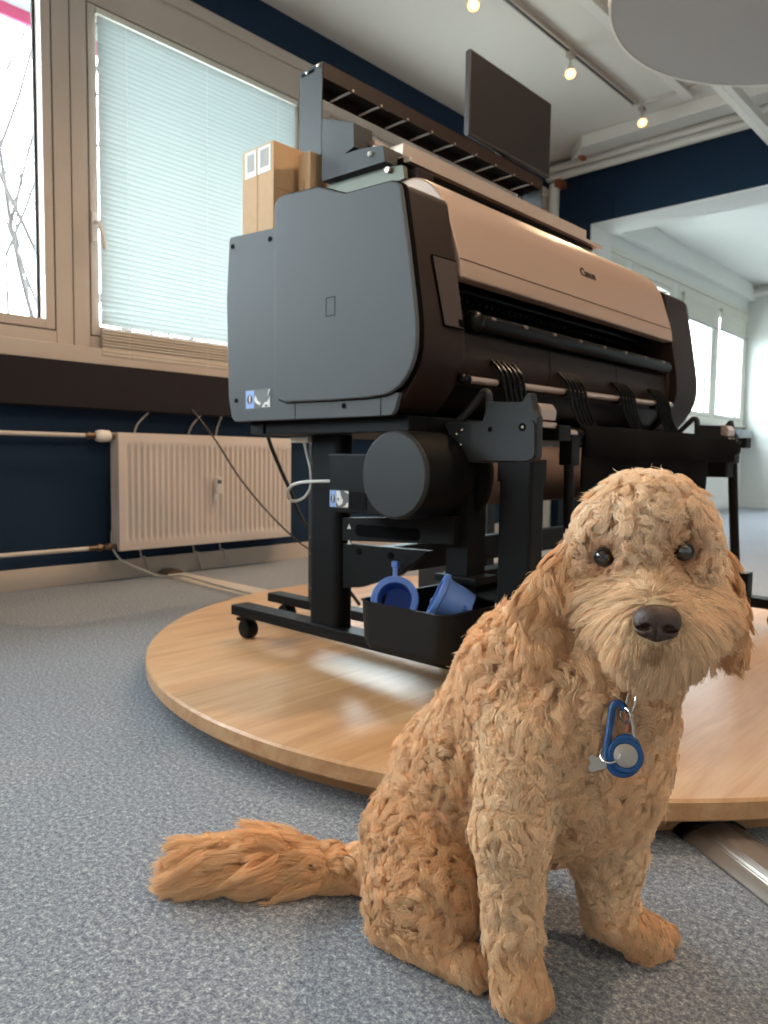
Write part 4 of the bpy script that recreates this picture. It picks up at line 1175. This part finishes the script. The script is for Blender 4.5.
PRIMS = [
    (0, (-0.126, 0.1062, 0.0699, 0.0603), (-0.0635, 0.0945, 0.1867, 0.0803), 0.03),
    (0, (-0.0635, 0.0945, 0.1867, 0.0803), (0.021, 0.0532, 0.3094, 0.0886), 0.03),
    (0, (0.021, 0.0532, 0.3094, 0.0886), (0.0815, 0.0025, 0.3009, 0.0918), 0.03),
    (0, (0.0815, 0.0025, 0.3009, 0.0893), (0.0873, -0.007, 0.2395, 0.0736), 0.03),
    (0, (-0.0387, 0.0803, 0.1286, 0.0698), (0.058, 0.0252, 0.1982, 0.0723), 0.03),
    (1, (0.0271, 0.0563, 0.3523, 0.0779), (0.1179, -0.0072, 0.4453, 0.0774), 0.03),
    (1, (0.0845, -0.0046, 0.3422, 0.0833), (0.1242, -0.0296, 0.4129, 0.0684), 0.03),
    (2, (0.1299, -0.0466, 0.5257, 0.0737), (0.1299, -0.0466, 0.5257, 0.0737), 0.03),
    (2, (0.1286, -0.0552, 0.5457, 0.0634), (0.1342, -0.0329, 0.5071, 0.0725), 0.03),
    (3, (0.0831, -0.0705, 0.472, 0.0372), (0.1758, -0.0699, 0.4801, 0.0348), 0.03),
    (3, (0.1187, -0.0886, 0.4988, 0.0363), (0.1115, -0.1458, 0.4705, 0.0286), 0.025),
    (3, (0.0973, -0.1379, 0.4414, 0.0322), (0.138, -0.1375, 0.4462, 0.0322), 0.025),
    (3, (0.0989, -0.1018, 0.4554, 0.0347), (0.1639, -0.1014, 0.4607, 0.0336), 0.025),
    (3, (0.1103, -0.1245, 0.4184, 0.0306), (0.1278, -0.1242, 0.4219, 0.0295), 0.02),
    (4, (0.0507, -0.0378, 0.5091, 0.0216), (0.0296, -0.0313, 0.459, 0.0304), 0.02),
    (4, (0.0296, -0.0313, 0.459, 0.0304), (0.0219, -0.0403, 0.4044, 0.029), 0.02),
    (4, (0.2139, -0.033, 0.5057, 0.0217), (0.2292, -0.0413, 0.4599, 0.018), 0.02),
    (4, (0.2292, -0.0413, 0.4599, 0.018), (0.2334, -0.0492, 0.4192, 0.0167), 0.015),
    (6, (0.0057, -0.0287, 0.2858, 0.0568), (-0.0213, -0.0705, 0.192, 0.0368), 0.03),
    (6, (-0.0213, -0.0705, 0.192, 0.0368), (-0.0222, -0.091, 0.0875, 0.0258), 0.02),
    (7, (-0.0203, -0.0965, 0.0668, 0.0268), (-0.0159, -0.1102, 0.028, 0.0288), 0.02),
    (7, (-0.0134, -0.1161, 0.024, 0.0229), (-0.0134, -0.1161, 0.024, 0.0229), 0.02),
    (6, (0.1253, 0.0125, 0.2316, 0.0596), (0.1172, 0.008, 0.1266, 0.0377), 0.03),
    (6, (0.1172, 0.008, 0.1266, 0.0377), (0.1181, 0.0029, 0.0553, 0.0273), 0.02),
    (7, (0.1281, -0.0042, 0.0397, 0.0271), (0.1611, -0.0114, 0.026, 0.0257), 0.02),
    (7, (-0.0319, -0.1181, 0.018, 0.0126), (-0.0319, -0.1181, 0.018, 0.0126), 0.005),
    (7, (-0.0215, -0.1303, 0.018, 0.0135), (-0.0215, -0.1303, 0.018, 0.0135), 0.005),
    (7, (-0.0068, -0.1301, 0.018, 0.0135), (-0.0068, -0.1301, 0.018, 0.0135), 0.005),
    (7, (0.0082, -0.1173, 0.018, 0.0126), (0.0082, -0.1173, 0.018, 0.0126), 0.005),
    (7, (0.1461, -0.0226, 0.016, 0.0127), (0.1461, -0.0226, 0.016, 0.0127), 0.005),
    (7, (0.162, -0.0281, 0.016, 0.0139), (0.162, -0.0281, 0.016, 0.0139), 0.005),
    (7, (0.1816, -0.016, 0.016, 0.0141), (0.1816, -0.016, 0.016, 0.0141), 0.005),
    (7, (0.1977, 0.0064, 0.016, 0.0131), (0.1977, 0.0064, 0.016, 0.0131), 0.005),
    (7, (-0.0634, -0.0769, 0.014, 0.0108), (-0.0634, -0.0769, 0.014, 0.0108), 0.005),
    (7, (-0.05, -0.0662, 0.014, 0.0109), (-0.05, -0.0662, 0.014, 0.0109), 0.005),
    (7, (-0.0429, -0.0498, 0.014, 0.0099), (-0.0429, -0.0498, 0.014, 0.0099), 0.005),
    (5, (-0.1231, 0.0589, 0.1098, 0.0685), (-0.1095, 0.0067, 0.081, 0.0573), 0.03),
    (5, (-0.1452, 0.0252, 0.0586, 0.0425), (-0.0999, -0.0101, 0.0564, 0.0385), 0.025),
    (7, (-0.1712, 0.0031, 0.02, 0.0196), (-0.1111, -0.0355, 0.02, 0.02), 0.012),
    (7, (-0.1111, -0.0355, 0.02, 0.02), (-0.0646, -0.0664, 0.019, 0.023), 0.012),
    (5, (-0.0182, 0.116, 0.0661, 0.0667), (-0.008, 0.084, 0.0398, 0.0507), 0.03),
    (7, (-0.0123, 0.0535, 0.022, 0.0219), (0.0044, 0.0314, 0.022, 0.0215), 0.02),
    (8, (-0.1803, 0.1236, 0.0325, 0.0293), (-0.2439, 0.1351, 0.022, 0.0207), 0.02),
    (8, (-0.2439, 0.1351, 0.022, 0.0207), (-0.3427, 0.1332, 0.034, 0.028), 0.02),
    (8, (-0.3471, 0.1331, 0.034, 0.028), (-0.4372, 0.1271, 0.03, 0.0264), 0.02),
]
EYES = [(0.069, -0.0968, 0.5232), (0.146, -0.1245, 0.5344)]
NOSE = (0.102, -0.1751, 0.4672)
LOOK = (-0.1783, -0.9264, 0.63)
CHEST = (0.0967, -0.0961, 0.3189)
TORSO, NECK, SKULL, MUZ, EAR, THIGH, LEG, PAW, TAIL = range(9)
DOG_AT = Vector((-.50, .80, 0)); DOG_RZ = math.radians(42.9)
dog = thing('dog', 'curly apricot dog sitting on the carpet in front of the platform, facing forward', 'dog', DOG_AT)
dog.rotation_euler = (0, 0, DOG_RZ)
rng = np.random.default_rng(11)

def dog_part(name, mesh_or_mb, mat, parent=None, angle=50):
    o = mesh_or_mb.build(name, mat, None, angle)
    o.parent = parent or dog
    return o

h = .0065
pr = np.array([[a[0], a[1], a[2]] for _, a, b, k in PRIMS] + [[b[0], b[1], b[2]] for _, a, b, k in PRIMS])
lo = pr.min(0) - .14; hi = pr.max(0) + .14; lo[2] = -.012
dim = np.ceil((hi - lo) / h).astype(int)
G = np.stack(np.meshgrid(*[lo[i] + h * np.arange(dim[i]) for i in range(3)], indexing='ij'), -1).astype(np.float32)
F_, _g = dog_field(G, PRIMS)
F_ = np.maximum(F_, .002 - G[..., 2])          # paws, haunch and tail flatten where they meet the floor
def dent(F, c, r, k):
    d = np.sqrt(((G - np.array(c, np.float32)) ** 2).sum(-1)) - r
    return -smin(-F, d, k)
for e in EYES: F_ = dent(F_, e, .011, .012)
V, Q = surface_nets(F_, lo, h)
me = bpy.data.meshes.new('body'); me.from_pydata(V.tolist(), [], Q.tolist())
me.validate(); me.update()
b = bmesh.new(); b.from_mesh(me)
for _ in range(3): bmesh.ops.smooth_vert(b, verts=b.verts, factor=.5, use_axis_x=True, use_axis_y=True, use_axis_z=True)
bmesh.ops.recalc_face_normals(b, faces=b.faces)
b.to_mesh(me); b.free()
me.polygons.foreach_set('use_smooth', [True] * len(me.polygons))
body = bpy.data.objects.new('body', me); COL.objects.link(body); body.parent = dog

def coat_material():
    m, nt, p = new_mat('dog_coat')
    N, L = nt.nodes, nt.links
    at = N.new('ShaderNodeAttribute'); at.attribute_name = 'tint'
    p.inputs['Roughness'].default_value = .5; p.inputs['Specular IOR Level'].default_value = .13
    L.new(at.outputs['Color'], p.inputs['Base Color'])
    tr = N.new('ShaderNodeBsdfTranslucent'); L.new(at.outputs['Color'], tr.inputs['Color'])
    mx = N.new('ShaderNodeMixShader'); mx.inputs[0].default_value = .20
    L.new(p.outputs[0], mx.inputs[1]); L.new(tr.outputs[0], mx.inputs[2])
    L.new(mx.outputs[0], N['Material Output'].inputs['Surface'])
    return m
COAT = coat_material()
me.materials.append(plain('dog_skin', (.60, .41, .24, 1), .8, var=.12, scale=60))

# --- the coat: locks of curled strands grown from the body surface
nv = len(me.vertices)
VC = np.empty(nv * 3); me.vertices.foreach_get('co', VC); VC = VC.reshape(-1, 3)
me.calc_loop_triangles()
TT = np.empty(len(me.loop_triangles) * 3, np.int32); me.loop_triangles.foreach_get('vertices', TT); TT = TT.reshape(-1, 3)
VN = np.empty(nv * 3); me.vertices.foreach_get('normal', VN); VN = VN.reshape(-1, 3)
_, VG = dog_field(VC.astype(np.float32), PRIMS)

def norm(a): return a / (np.linalg.norm(a, axis=-1, keepdims=True) + 1e-9)
def tangent(f, n): return norm(f - n * (f * n).sum(-1, keepdims=True))

#            lock spacing, length, curl radius, turns, lift, clump, density
KIND = {TORSO: (.0100, .027, .0052, 1.45, .56, .92, 1.0), NECK: (.0104, .029, .0054, 1.45, .50, .92, 1.0),
        SKULL: (.0098, .021, .0046, 1.25, .56, .88, 1.1), MUZ: (.0062, .027, .0020, .50, .16, .55, 1.8),
        EAR: (.0110, .030, .0050, 1.05, .24, .86, 1.2), THIGH: (.0098, .026, .0052, 1.5, .58, .92, 1.0),
        LEG: (.0090, .021, .0040, 1.35, .46, .88, 1.0), PAW: (.0080, .0125, .0020, .9, .34, .62, 1.2),
        TAIL: (.0095, .052, .0060, .85, .36, .80, 1.5)}
TINT = {TORSO: (.90, .625, .385), NECK: (.88, .60, .365), SKULL: (.95, .74, .53), MUZ: (.91, .66, .425), EAR: (.78, .49, .275),
        THIGH: (.88, .59, .35), LEG: (.91, .67, .44), PAW: (.84, .56, .335), TAIL: (.90, .60, .345)}
KI = np.array([KIND[g] for g in range(9)]); TI = np.array([TINT[g] for g in range(9)])

A, B, C_ = VC[TT[:, 0]], VC[TT[:, 1]], VC[TT[:, 2]]
area = .5 * np.linalg.norm(np.cross(B - A, C_ - A), axis=1)
tg = VG[TT[:, 0]]
cen = (A + B + C_) / 3
E0, E1 = np.array(EYES[0]), np.array(EYES[1]); NS = np.array(NOSE); LK = np.array(LOOK)
dens = KI[tg, 6].copy()
dens[cen[:, 2] < .004] = 0
N_STR = 330000
def scatter(n, wgt):
    t = rng.choice(len(area), n, p=wgt / wgt.sum())
    r1, r2 = np.sqrt(rng.random(n)), rng.random(n)
    w = np.stack([1 - r1, r1 * (1 - r2), r1 * r2], 1)[:, :, None]
    P = (VC[TT[t]] * w).sum(1); Nn = norm((VN[TT[t]] * w).sum(1))
    return P, Nn, tg[t]
P0, N0, G0 = scatter(N_STR, area * dens)
face = np.isin(G0, (MUZ, SKULL))
dE = np.minimum(np.linalg.norm(P0 - E0, axis=1), np.linalg.norm(P0 - E1, axis=1))
dN = np.linalg.norm(P0 - NS, axis=1)
keep = ~(face & (dE < .0125)) & ~(face & (dN < .0225))
P0, N0, G0, dE, dN = P0[keep], N0[keep], G0[keep], dE[keep], dN[keep]
n = len(P0)

def flow(P, G, Nn):
    f = np.zeros_like(P)
    rnd = rng.normal(size=P.shape)
    base = {TORSO: (-.35, .05, -.75), NECK: (-.1, -.1, -.9), EAR: (0, -.1, -1), THIGH: (-.1, -.1, -.8), LEG: (0, -.1, -1), PAW: (.1, -.6, -.5), TAIL: (-1, -.1, -.45), SKULL: (0, .2, -.4), MUZ: (0, 0, 0)}
    for g, v in base.items(): f[G == g] = v
    # muzzle hair fans out from the nose and falls
    mz = G == MUZ
    fan = norm(P - (NS + np.array([0, .012, .012])))
    f[mz] = fan[mz] + np.array([0, .15, -.85])
    # crown hair fans off the brow, sides fall
    sk = G == SKULL
    top = np.array([.127, -.075, .60])
    f[sk] = norm(P[sk] - top) * .9 + np.array([0, 0, -.25])
    amount = np.where(G == SKULL, 1.3, 0) + np.where(np.isin(G, (TORSO, NECK, THIGH)), .62, np.where(np.isin(G, (LEG, PAW, EAR)), .30, np.where(G == SKULL, 0, .10)))
    return tangent(f + rnd * amount[:, None] * .8, Nn)

# lock centres by group spacing
locks = []
tot_area = area.sum()
cnt = int((area / (KI[tg, 0] ** 2) * (dens > 0)).sum())
CP, CN, CG = scatter(cnt, area / (KI[tg, 0] ** 2) * (dens > 0))
from mathutils.kdtree import KDTree
kd = KDTree(cnt)
for i, p in enumerate(CP.tolist()): kd.insert(p, i)
kd.balance()
near = np.array([kd.find(p)[1] for p in P0.tolist()])
CF = flow(CP, CG, CN)
cph = rng.random(cnt) * 2 * PI; chand = rng.choice([-1, 1], cnt)
clen = rng.normal(1, .14, cnt).clip(.6, 1.4); cturn = rng.normal(1, .22, cnt).clip(.5, 1.6); crad = rng.normal(1, .2, cnt).clip(.5, 1.5)
ctint = rng.normal(0, 1, cnt)

K = 10
t = np.linspace(0, 1, K)
def strand(P, Nn, Fd, L, lift, rad, turns, ph, hand):
    a = lift[:, None, None]; b_ = (1 - lift)[:, None, None]
    tt = t[None, :, None]
    d = Nn[:, None, :] * (a * (1.35 * tt - .62 * tt ** 2)) + Fd[:, None, :] * (b_ * .7 * tt + (.35 + .35 * b_) * tt ** 2)
    path = d * L[:, None, None]
    ax = norm(Nn * lift[:, None] + Fd * (1.1 - lift)[:, None])
    e1 = norm(np.cross(ax, Fd + Nn * .3)); e2 = np.cross(ax, e1)
    env = (np.clip(tt / .35, 0, 1) ** 1.3) * (1 - .25 * tt)
    an = ph[:, None, None] + hand[:, None, None] * 2 * PI * turns[:, None, None] * tt
    path = path + env * rad[:, None, None] * (e1[:, None, :] * np.cos(an) + e2[:, None, :] * np.sin(an))
    return P[:, None, :] + path

gk = KI[G0]
# face: short round the eyes and on the bridge, long on the chops
Lg = gk[:, 1].copy()
nearE = np.clip((dE - .012) / .03, 0, 1)
fc_ = np.isin(G0, (MUZ, SKULL))
Lg[fc_] *= (.30 + .70 * nearE[fc_])
mz = G0 == MUZ
side = np.clip((dN - .02) / .05, 0, 1)
Lg[mz] *= (.42 + .75 * side[mz])
hi_ = np.clip((P0[:, 2] - .485) / .03, 0, 1)
Lg[mz] *= 1 - .55 * hi_[mz]
# tail hair is longest along the middle
tl = G0 == TAIL
Lg[tl] *= np.clip((-.17 - P0[tl, 0]) / .10, .45, 1.0)
ci = near
cg = CG[ci]
F0 = norm(CF[ci] * .8 + flow(P0, G0, N0) * .35)
F0 = tangent(F0, N0)
lift = np.clip(gk[:, 4] + rng.normal(0, .06, n) + np.where(G0 == TAIL, rng.random(n) ** 2 * .30, 0), .12, .95)
lenj = Lg * clen[ci] * rng.normal(1, .07, n).clip(.7, 1.2)
rad = gk[:, 2] * crad[ci]; rad[fc_] *= (.25 + .75 * nearE[fc_])
own = strand(P0, N0, F0, lenj, lift, rad * rng.normal(1, .12, n).clip(.5, 1.5), gk[:, 3] * cturn[ci] * rng.normal(1, .08, n), cph[ci] + rng.normal(0, .16, n), chand[ci].astype(float))
lock = strand(CP[ci], CN[ci], CF[ci], lenj, np.clip(gk[:, 4], 0, 1), rad, gk[:, 3] * cturn[ci], cph[ci], chand[ci].astype(float))
spread = (P0 - CP[ci])[:, None, :]
cw = (gk[:, 5] * (.75 + .25 * rng.random(n)))[:, None, None] * (np.clip(t / .8, 0, 1) ** .8)[None, :, None]
same = (cg == G0)[:, None, None]
PTS = np.where(same, own * (1 - cw) + (lock + spread * .80) * cw, own)
PTS += rng.normal(0, .00012, PTS.shape) * t[None, :, None]
fly = rng.random(n) < .035
PTS[fly] += (rng.normal(0, .0035, (fly.sum(), 1, 3)) * (t ** 1.5)[None, :, None])
PTS[..., 2] = np.maximum(PTS[..., 2], .0015)

tint = TI[G0].copy()
var = 1 + .055 * ctint[ci] + rng.normal(0, .04, n)
var = np.clip(var, .62, 1.16)
tint *= var[:, None]
# markings of the coat: paler blaze between the eyes and on the crown, rusty patch at the haunch and about the eyes
def blend(mask, col):
    global tint
    m_ = np.clip(mask, 0, 1)[:, None]
    tint = tint * (1 - m_) + np.array(col) * np.clip(var, .88, 1.12)[:, None] * m_
mid = (E0 + E1) / 2
dm = np.linalg.norm((P0 - (mid + np.array([0, -.01, .025]))) * np.array([1.5, .7, .8]), axis=1)
blend(np.where(fc_, .50 * np.exp(-(dm / .035) ** 2), 0), (.93, .75, .55))
blend(np.where(fc_, .95 * np.exp(-(dE / .031) ** 2), 0), (.46, .175, .05))
blend(np.where(mz, .45 * np.exp(-(dN / .032) ** 2), 0), (.46, .255, .12))
lip = np.linalg.norm((P0 - (NS + np.array([0, .006, -.0275]))) * np.array([.45, .5, 1.2]), axis=1)
blend(np.where(mz, .75 * np.exp(-(lip / .0065) ** 2), 0), (.34, .15, .06))
dh = np.linalg.norm(P0 - np.array([-.07, .02, .12]), axis=1)
blend(np.where(np.isin(G0, (THIGH, TORSO)), .40 * np.exp(-(dh / .06) ** 2), 0), (.72, .41, .19))
tint *= np.minimum(1, .97 / tint.max(1))[:, None]; tint = np.clip(tint, .02, .97)

hc = bpy.data.hair_curves.new('fur')
hc.add_curves([K] * n)
hc.attributes['position'].data.foreach_set('vector', PTS.reshape(-1).astype(np.float32))
ra = hc.attributes.get('radius') or hc.attributes.new('radius', 'FLOAT', 'POINT')
prof_r = np.array([1, 1, 1, 1, .97, .92, .85, .74, .58, .32])
r0 = np.where(G0 == MUZ, .00034, .00038)
ra.data.foreach_set('value', (r0[:, None] * prof_r[None]).reshape(-1).astype(np.float32))
ta = hc.attributes.new('tint', 'FLOAT_COLOR', 'CURVE')
ta.data.foreach_set('color', np.concatenate([tint, np.ones((n, 1))], 1).reshape(-1).astype(np.float32))
hc.materials.append(COAT)
fur = bpy.data.objects.new('fur', hc); COL.objects.link(fur); fur.parent = body
SC.cycles_curves.shape = 'RIBBONS'
SC.cycles_curves.subdivisions = 2

# --- eyes and nose
EYEM = plain('dog_eye', (.010, .005, .003, 1), .08, var=.2, scale=80, spec=.9, coat=1.0)
IRIS = plain('dog_iris', (.042, .018, .008, 1), .2, var=.3, scale=200, coat=1.0)
LID = plain('dog_eyelid', (.030, .015, .009, 1), .55)
for e in EYES:
    e = Vector(e); d = (Vector(LOOK) - e).normalized()
    c = e - d * .0052
    ey = dog_part('eye', MB().sphere(c, .0112, 28), EYEM)
    q = Vector((0, 0, 1)).rotation_difference(d)
    m = MB(); m.lathe([(.0042, .0107), (.0066, .00925), (.0068, .0090), (.0066, .0086), (.004, .0098), (.0042, .0107)], c, d, 32)
    dog_part('iris', m, IRIS, ey)
    m = MB(); pts = []
    xax = d.cross(Vector((0, 0, 1))).normalized(); zax = xax.cross(d)
    for k in range(20):
        a = 2 * PI * k / 20
        pts.append(c + d * (.0070 - .0018 * abs(math.cos(a)) ** 3) + xax * .0104 * math.cos(a) + zax * .0088 * math.sin(a))
    m.tube(pts, .0017, 8, 2, closed=True); dog_part('eyelid', m, LID)

def nose_mesh():
    hN = .0012
    c = np.array(NOSE); fwd = norm(LK - c); fwd = norm(np.array([fwd[0], fwd[1], 0.0]))
    rt = norm(np.cross(fwd, np.array([0, 0, 1.0]))) * -1     # image right
    rt = np.array([1.0, 0, 0]) - fwd * fwd[0]; rt = norm(rt); up = np.array([0, 0, 1.0])
    r_ = .034
    m_ = int(2 * r_ / hN)
    ax = np.linspace(-r_, r_, m_)
    gx = np.stack(np.meshgrid(ax, ax, ax, indexing='ij'), -1)
    hN = ax[1] - ax[0]
    def ell(cx, rr): return (np.linalg.norm((gx - np.array(cx)) / np.array(rr), axis=-1) - 1) * min(rr)
    # x right, y out of the face, z up
    f = ell((0, 0, .004), (.0225, .0150, .0130))
    f = smin(f, ell((-.010, .003, -.005), (.0120, .0125, .0125)), .006); f = smin(f, ell((.010, .003, -.005), (.0120, .0125, .0125)), .006)
    f = smin(f, ell((0, .002, -.012), (.0085, .0110, .0090)), .006)
    for s_ in (-1, 1):
        f = -smin(-f, ell((s_ * .0105, .0155, -.0045), (.0056, .0085, .0038)), .002)
        f = -smin(-f, ell((s_ * .0165, .0105, -.0070), (.0055, .0080, .0020)), .002)
    f = -smin(-f, ell((0, .0175, -.010), (.0011, .0060, .0100)), .0015)
    v, q = surface_nets(f, np.array([-r_] * 3), hN)
    w = c + v[:, :1] * rt + (v[:, 1:2] - .004) * fwd + v[:, 2:] * up
    me_ = bpy.data.meshes.new('nose'); me_.from_pydata(w.tolist(), [], q.tolist()); me_.validate()
    b_ = bmesh.new(); b_.from_mesh(me_)
    bmesh.ops.smooth_vert(b_, verts=b_.verts, factor=.5, use_axis_x=True, use_axis_y=True, use_axis_z=True)
    bmesh.ops.recalc_face_normals(b_, faces=b_.faces); b_.to_mesh(me_); b_.free()
    me_.polygons.foreach_set('use_smooth', [True] * len(me_.polygons))
    me_.materials.append(plain('dog_nose', (.050, .023, .015, 1), .4, var=.25, scale=90, bump=.5, bscale=900))
    o = bpy.data.objects.new('nose', me_); COL.objects.link(o); o.parent = dog
nose_mesh()

# --- key ring and tracker tag on the chest
cpos = Vector(CHEST)
fw_ = (Vector(LOOK) - cpos).normalized(); rt_ = Vector((0, 0, 1)).cross(fw_).normalized(); rt_ = -rt_ if rt_.x < 0 else rt_
up2 = fw_.cross(rt_); up2 = up2 if up2.z > 0 else -up2
tagroot = thing('pet_tag', 'blue loop holder with a silver tracker disc hanging on the dog chest', 'pet tag', DOG_AT + Matrix.Rotation(DOG_RZ, 3, 'Z') @ cpos)
tagroot.rotation_euler = (0, 0, DOG_RZ)
MM = .00112
def TP(px, py, d=0.0):
    """tag layout in millimetre-like steps about the disc centre"""
    return rt_ * ((px - 622) * MM) + up2 * (-(py - 735) * MM) + fw_ * (.030 + d)
def tag_part(nm, mb, mat, parent=None):
    o = mb.build(nm, mat, None); o.parent = parent or tagroot; return o
BLUE = plain('blue_rubber', srgb(14, 66, 118), .45, var=.05)
m = MB()
m.tube([TP(624, 711), TP(621, 706), TP(616, 705), TP(612, 710), TP(611, 722), TP(609, 740), TP(608, 754), TP(611, 765), TP(618, 771), TP(627, 771), TP(635, 765), TP(638, 754), TP(637, 745), TP(632, 738), TP(625, 737), TP(618, 741), TP(615, 750)], .0040, 12, 5)
tag_part('loop', m, BLUE)
dc = TP(626, 754)
m = MB(); m.lathe([(0, -.004), (.0165, -.003), (.0185, 0), (.0165, .003), (0, .004)], dc, fw_, 40); tag_part('holder', m, BLUE)
m = MB(); m.lathe([(.0125, .001), (.0172, .001), (.0190, .0035), (.0172, .0062), (.0135, .0058), (.0125, .001)], dc, fw_, 40); tag_part('holder_rim', m, BLUE)
m = MB(); m.lathe([(0, .0025), (.0128, .0025), (.0128, .0048), (.010, .0062), (.005, .0069), (0, .0071)], dc, fw_, 40); tag_part('tracker_disc', m, M['steel'])
m = MB(); m.tube([TP(627, 709, .001), TP(631, 722, .001), TP(634, 738, .001)], .0017, 8, 3); tag_part('gate', m, M['steel'])
def ring(cx, cy, r_, ang, nm, d=0.0, squash=.35):
    m = MB(); pts = []
    for k in range(24):
        a = 2 * PI * k / 24
        u, v = r_ * squash * math.cos(a), r_ * math.sin(a)
        pts.append(TP(cx + u * math.cos(ang) - v * math.sin(ang), cy + u * math.sin(ang) + v * math.cos(ang), d + .006 * math.cos(a)))
    m.tube(pts, .0011, 8, 1, closed=True); return tag_part(nm, m, M['chrome'])
ring(629, 702, 12, .15, 'key_ring', .002); ring(624, 716, 7, -.2, 'link_ring', .002, .7); ring(612, 754, 10, 1.0, 'link_ring', .003, .8)
m = MB()
bl = rounded([(608, 758), (598, 759), (594, 757), (591, 761), (594, 765), (591, 769), (594, 774), (598, 772), (609, 768)], 1.2, 3)
b = bmesh.new(); f0 = [b.verts.new(TP(p[0], p[1], .001)) for p in bl]; f1 = [b.verts.new(TP(p[0], p[1], .003)) for p in bl]
b.faces.new(f0); b.faces.new(f1[::-1])
for i in range(len(bl)): b.faces.new((f0[i], f1[i], f1[(i + 1) % len(bl)], f0[(i + 1) % len(bl)]))
bmesh.ops.recalc_face_normals(b, faces=b.faces); m._merge(b); tag_part('bone_tag', m, M['steel'])
m = MB(); m.tube([TP(626, 716, -.002), TP(628, 724, -.002), TP(627, 732, -.002)], .0035, 8, 3); tag_part('tag_strap', m, M['copper'])
# ------------------------------------------------------------------ camera, daylight and lamps
H, YAW, PITCH, ROLL, FPX = .63, math.radians(42.9), math.radians(4.1), math.radians(.75), 745.0
fw = Vector((-math.sin(YAW) * math.cos(PITCH), math.cos(YAW) * math.cos(PITCH), -math.sin(PITCH)))
rt = Vector((math.cos(YAW), math.sin(YAW), 0)); up = rt.cross(fw)
r2 = math.cos(ROLL) * rt + math.sin(ROLL) * up
u2 = -math.sin(ROLL) * rt + math.cos(ROLL) * up
cam = bpy.data.cameras.new('camera'); co = bpy.data.objects.new('camera', cam); COL.objects.link(co)
mw = Matrix((r2, u2, -fw)).transposed().to_4x4(); mw.translation = (0, 0, H)
co.matrix_world = mw
cam.sensor_fit = 'VERTICAL'; cam.sensor_height = 36.0; cam.sensor_width = 27.0
cam.lens = FPX / 1024 * 36.0
cam.clip_start = .02; cam.clip_end = 200
cam.dof.use_dof = True; cam.dof.focus_distance = .84; cam.dof.aperture_fstop = 9.0
SC.camera = co

w = bpy.data.worlds.new('overcast'); SC.world = w; w.use_nodes = True
nt = w.node_tree
bg = nt.nodes['Background']; bg.inputs['Color'].default_value = (.86, .94, 1.0, 1); bg.inputs['Strength'].default_value = SKY

def portal(x, y0, y1, z0, z1):
    l = bpy.data.lights.new('window_portal', 'AREA'); l.shape = 'RECTANGLE'; l.size = y1 - y0; l.size_y = z1 - z0
    o = bpy.data.objects.new('window_portal', l); COL.objects.link(o)
    o.location = (x, (y0 + y1) / 2, (z0 + z1) / 2)
    o.rotation_euler = Vector((-1, 0, 0)).to_track_quat('Z', 'Y').to_euler()
    o.rotation_euler = (Matrix(((0, 0, -1), (1, 0, 0), (0, -1, 0))).transposed().transposed()).to_euler()
    l.cycles.is_portal = True
    return o
for a, b_ in WINS: portal(OUT - .02, a, b_, 1.15, 2.9)
for a, b_ in FAR: portal(OUT2 - .02, a, b_, 1.17, 2.72)

def lamp(p, aim, watts, col=(1, .70, .42), size=120, rad=.03, blend=.7):
    l = bpy.data.lights.new('spot', 'SPOT'); l.energy = watts; l.color = col; l.spot_size = math.radians(size); l.spot_blend = blend; l.shadow_soft_size = rad
    o = bpy.data.objects.new('spot', l); COL.objects.link(o); o.location = p
    o.rotation_euler = (Vector(aim) - Vector(p)).to_track_quat('-Z', 'Y').to_euler()
for p in LAMPS: lamp(p, (p[0] + .9, p[1] - 1.6, 0), LAMP_W)
# unseen lamps: warm ones here, plus neutral ones added to brighten the far room
for p in UNSEEN_LAMPS: lamp(p[:3], p[3:6], p[6], p[7], 130, .05)

vs = SC.view_settings
SC.display_settings.display_device = 'sRGB'
vs.view_transform = 'Standard'; vs.look = 'None'; vs.gamma = 1.0; vs.use_curve_mapping = False
vs.exposure = EXPO
cy = SC.cycles
cy.max_bounces = 10; cy.diffuse_bounces = 6; cy.transparent_max_bounces = 12; cy.transmission_bounces = 6
cy.sample_clamp_indirect = 8.0; cy.caustics_reflective = False; cy.caustics_refractive = False
try: cy.use_denoising = True
except Exception: pass
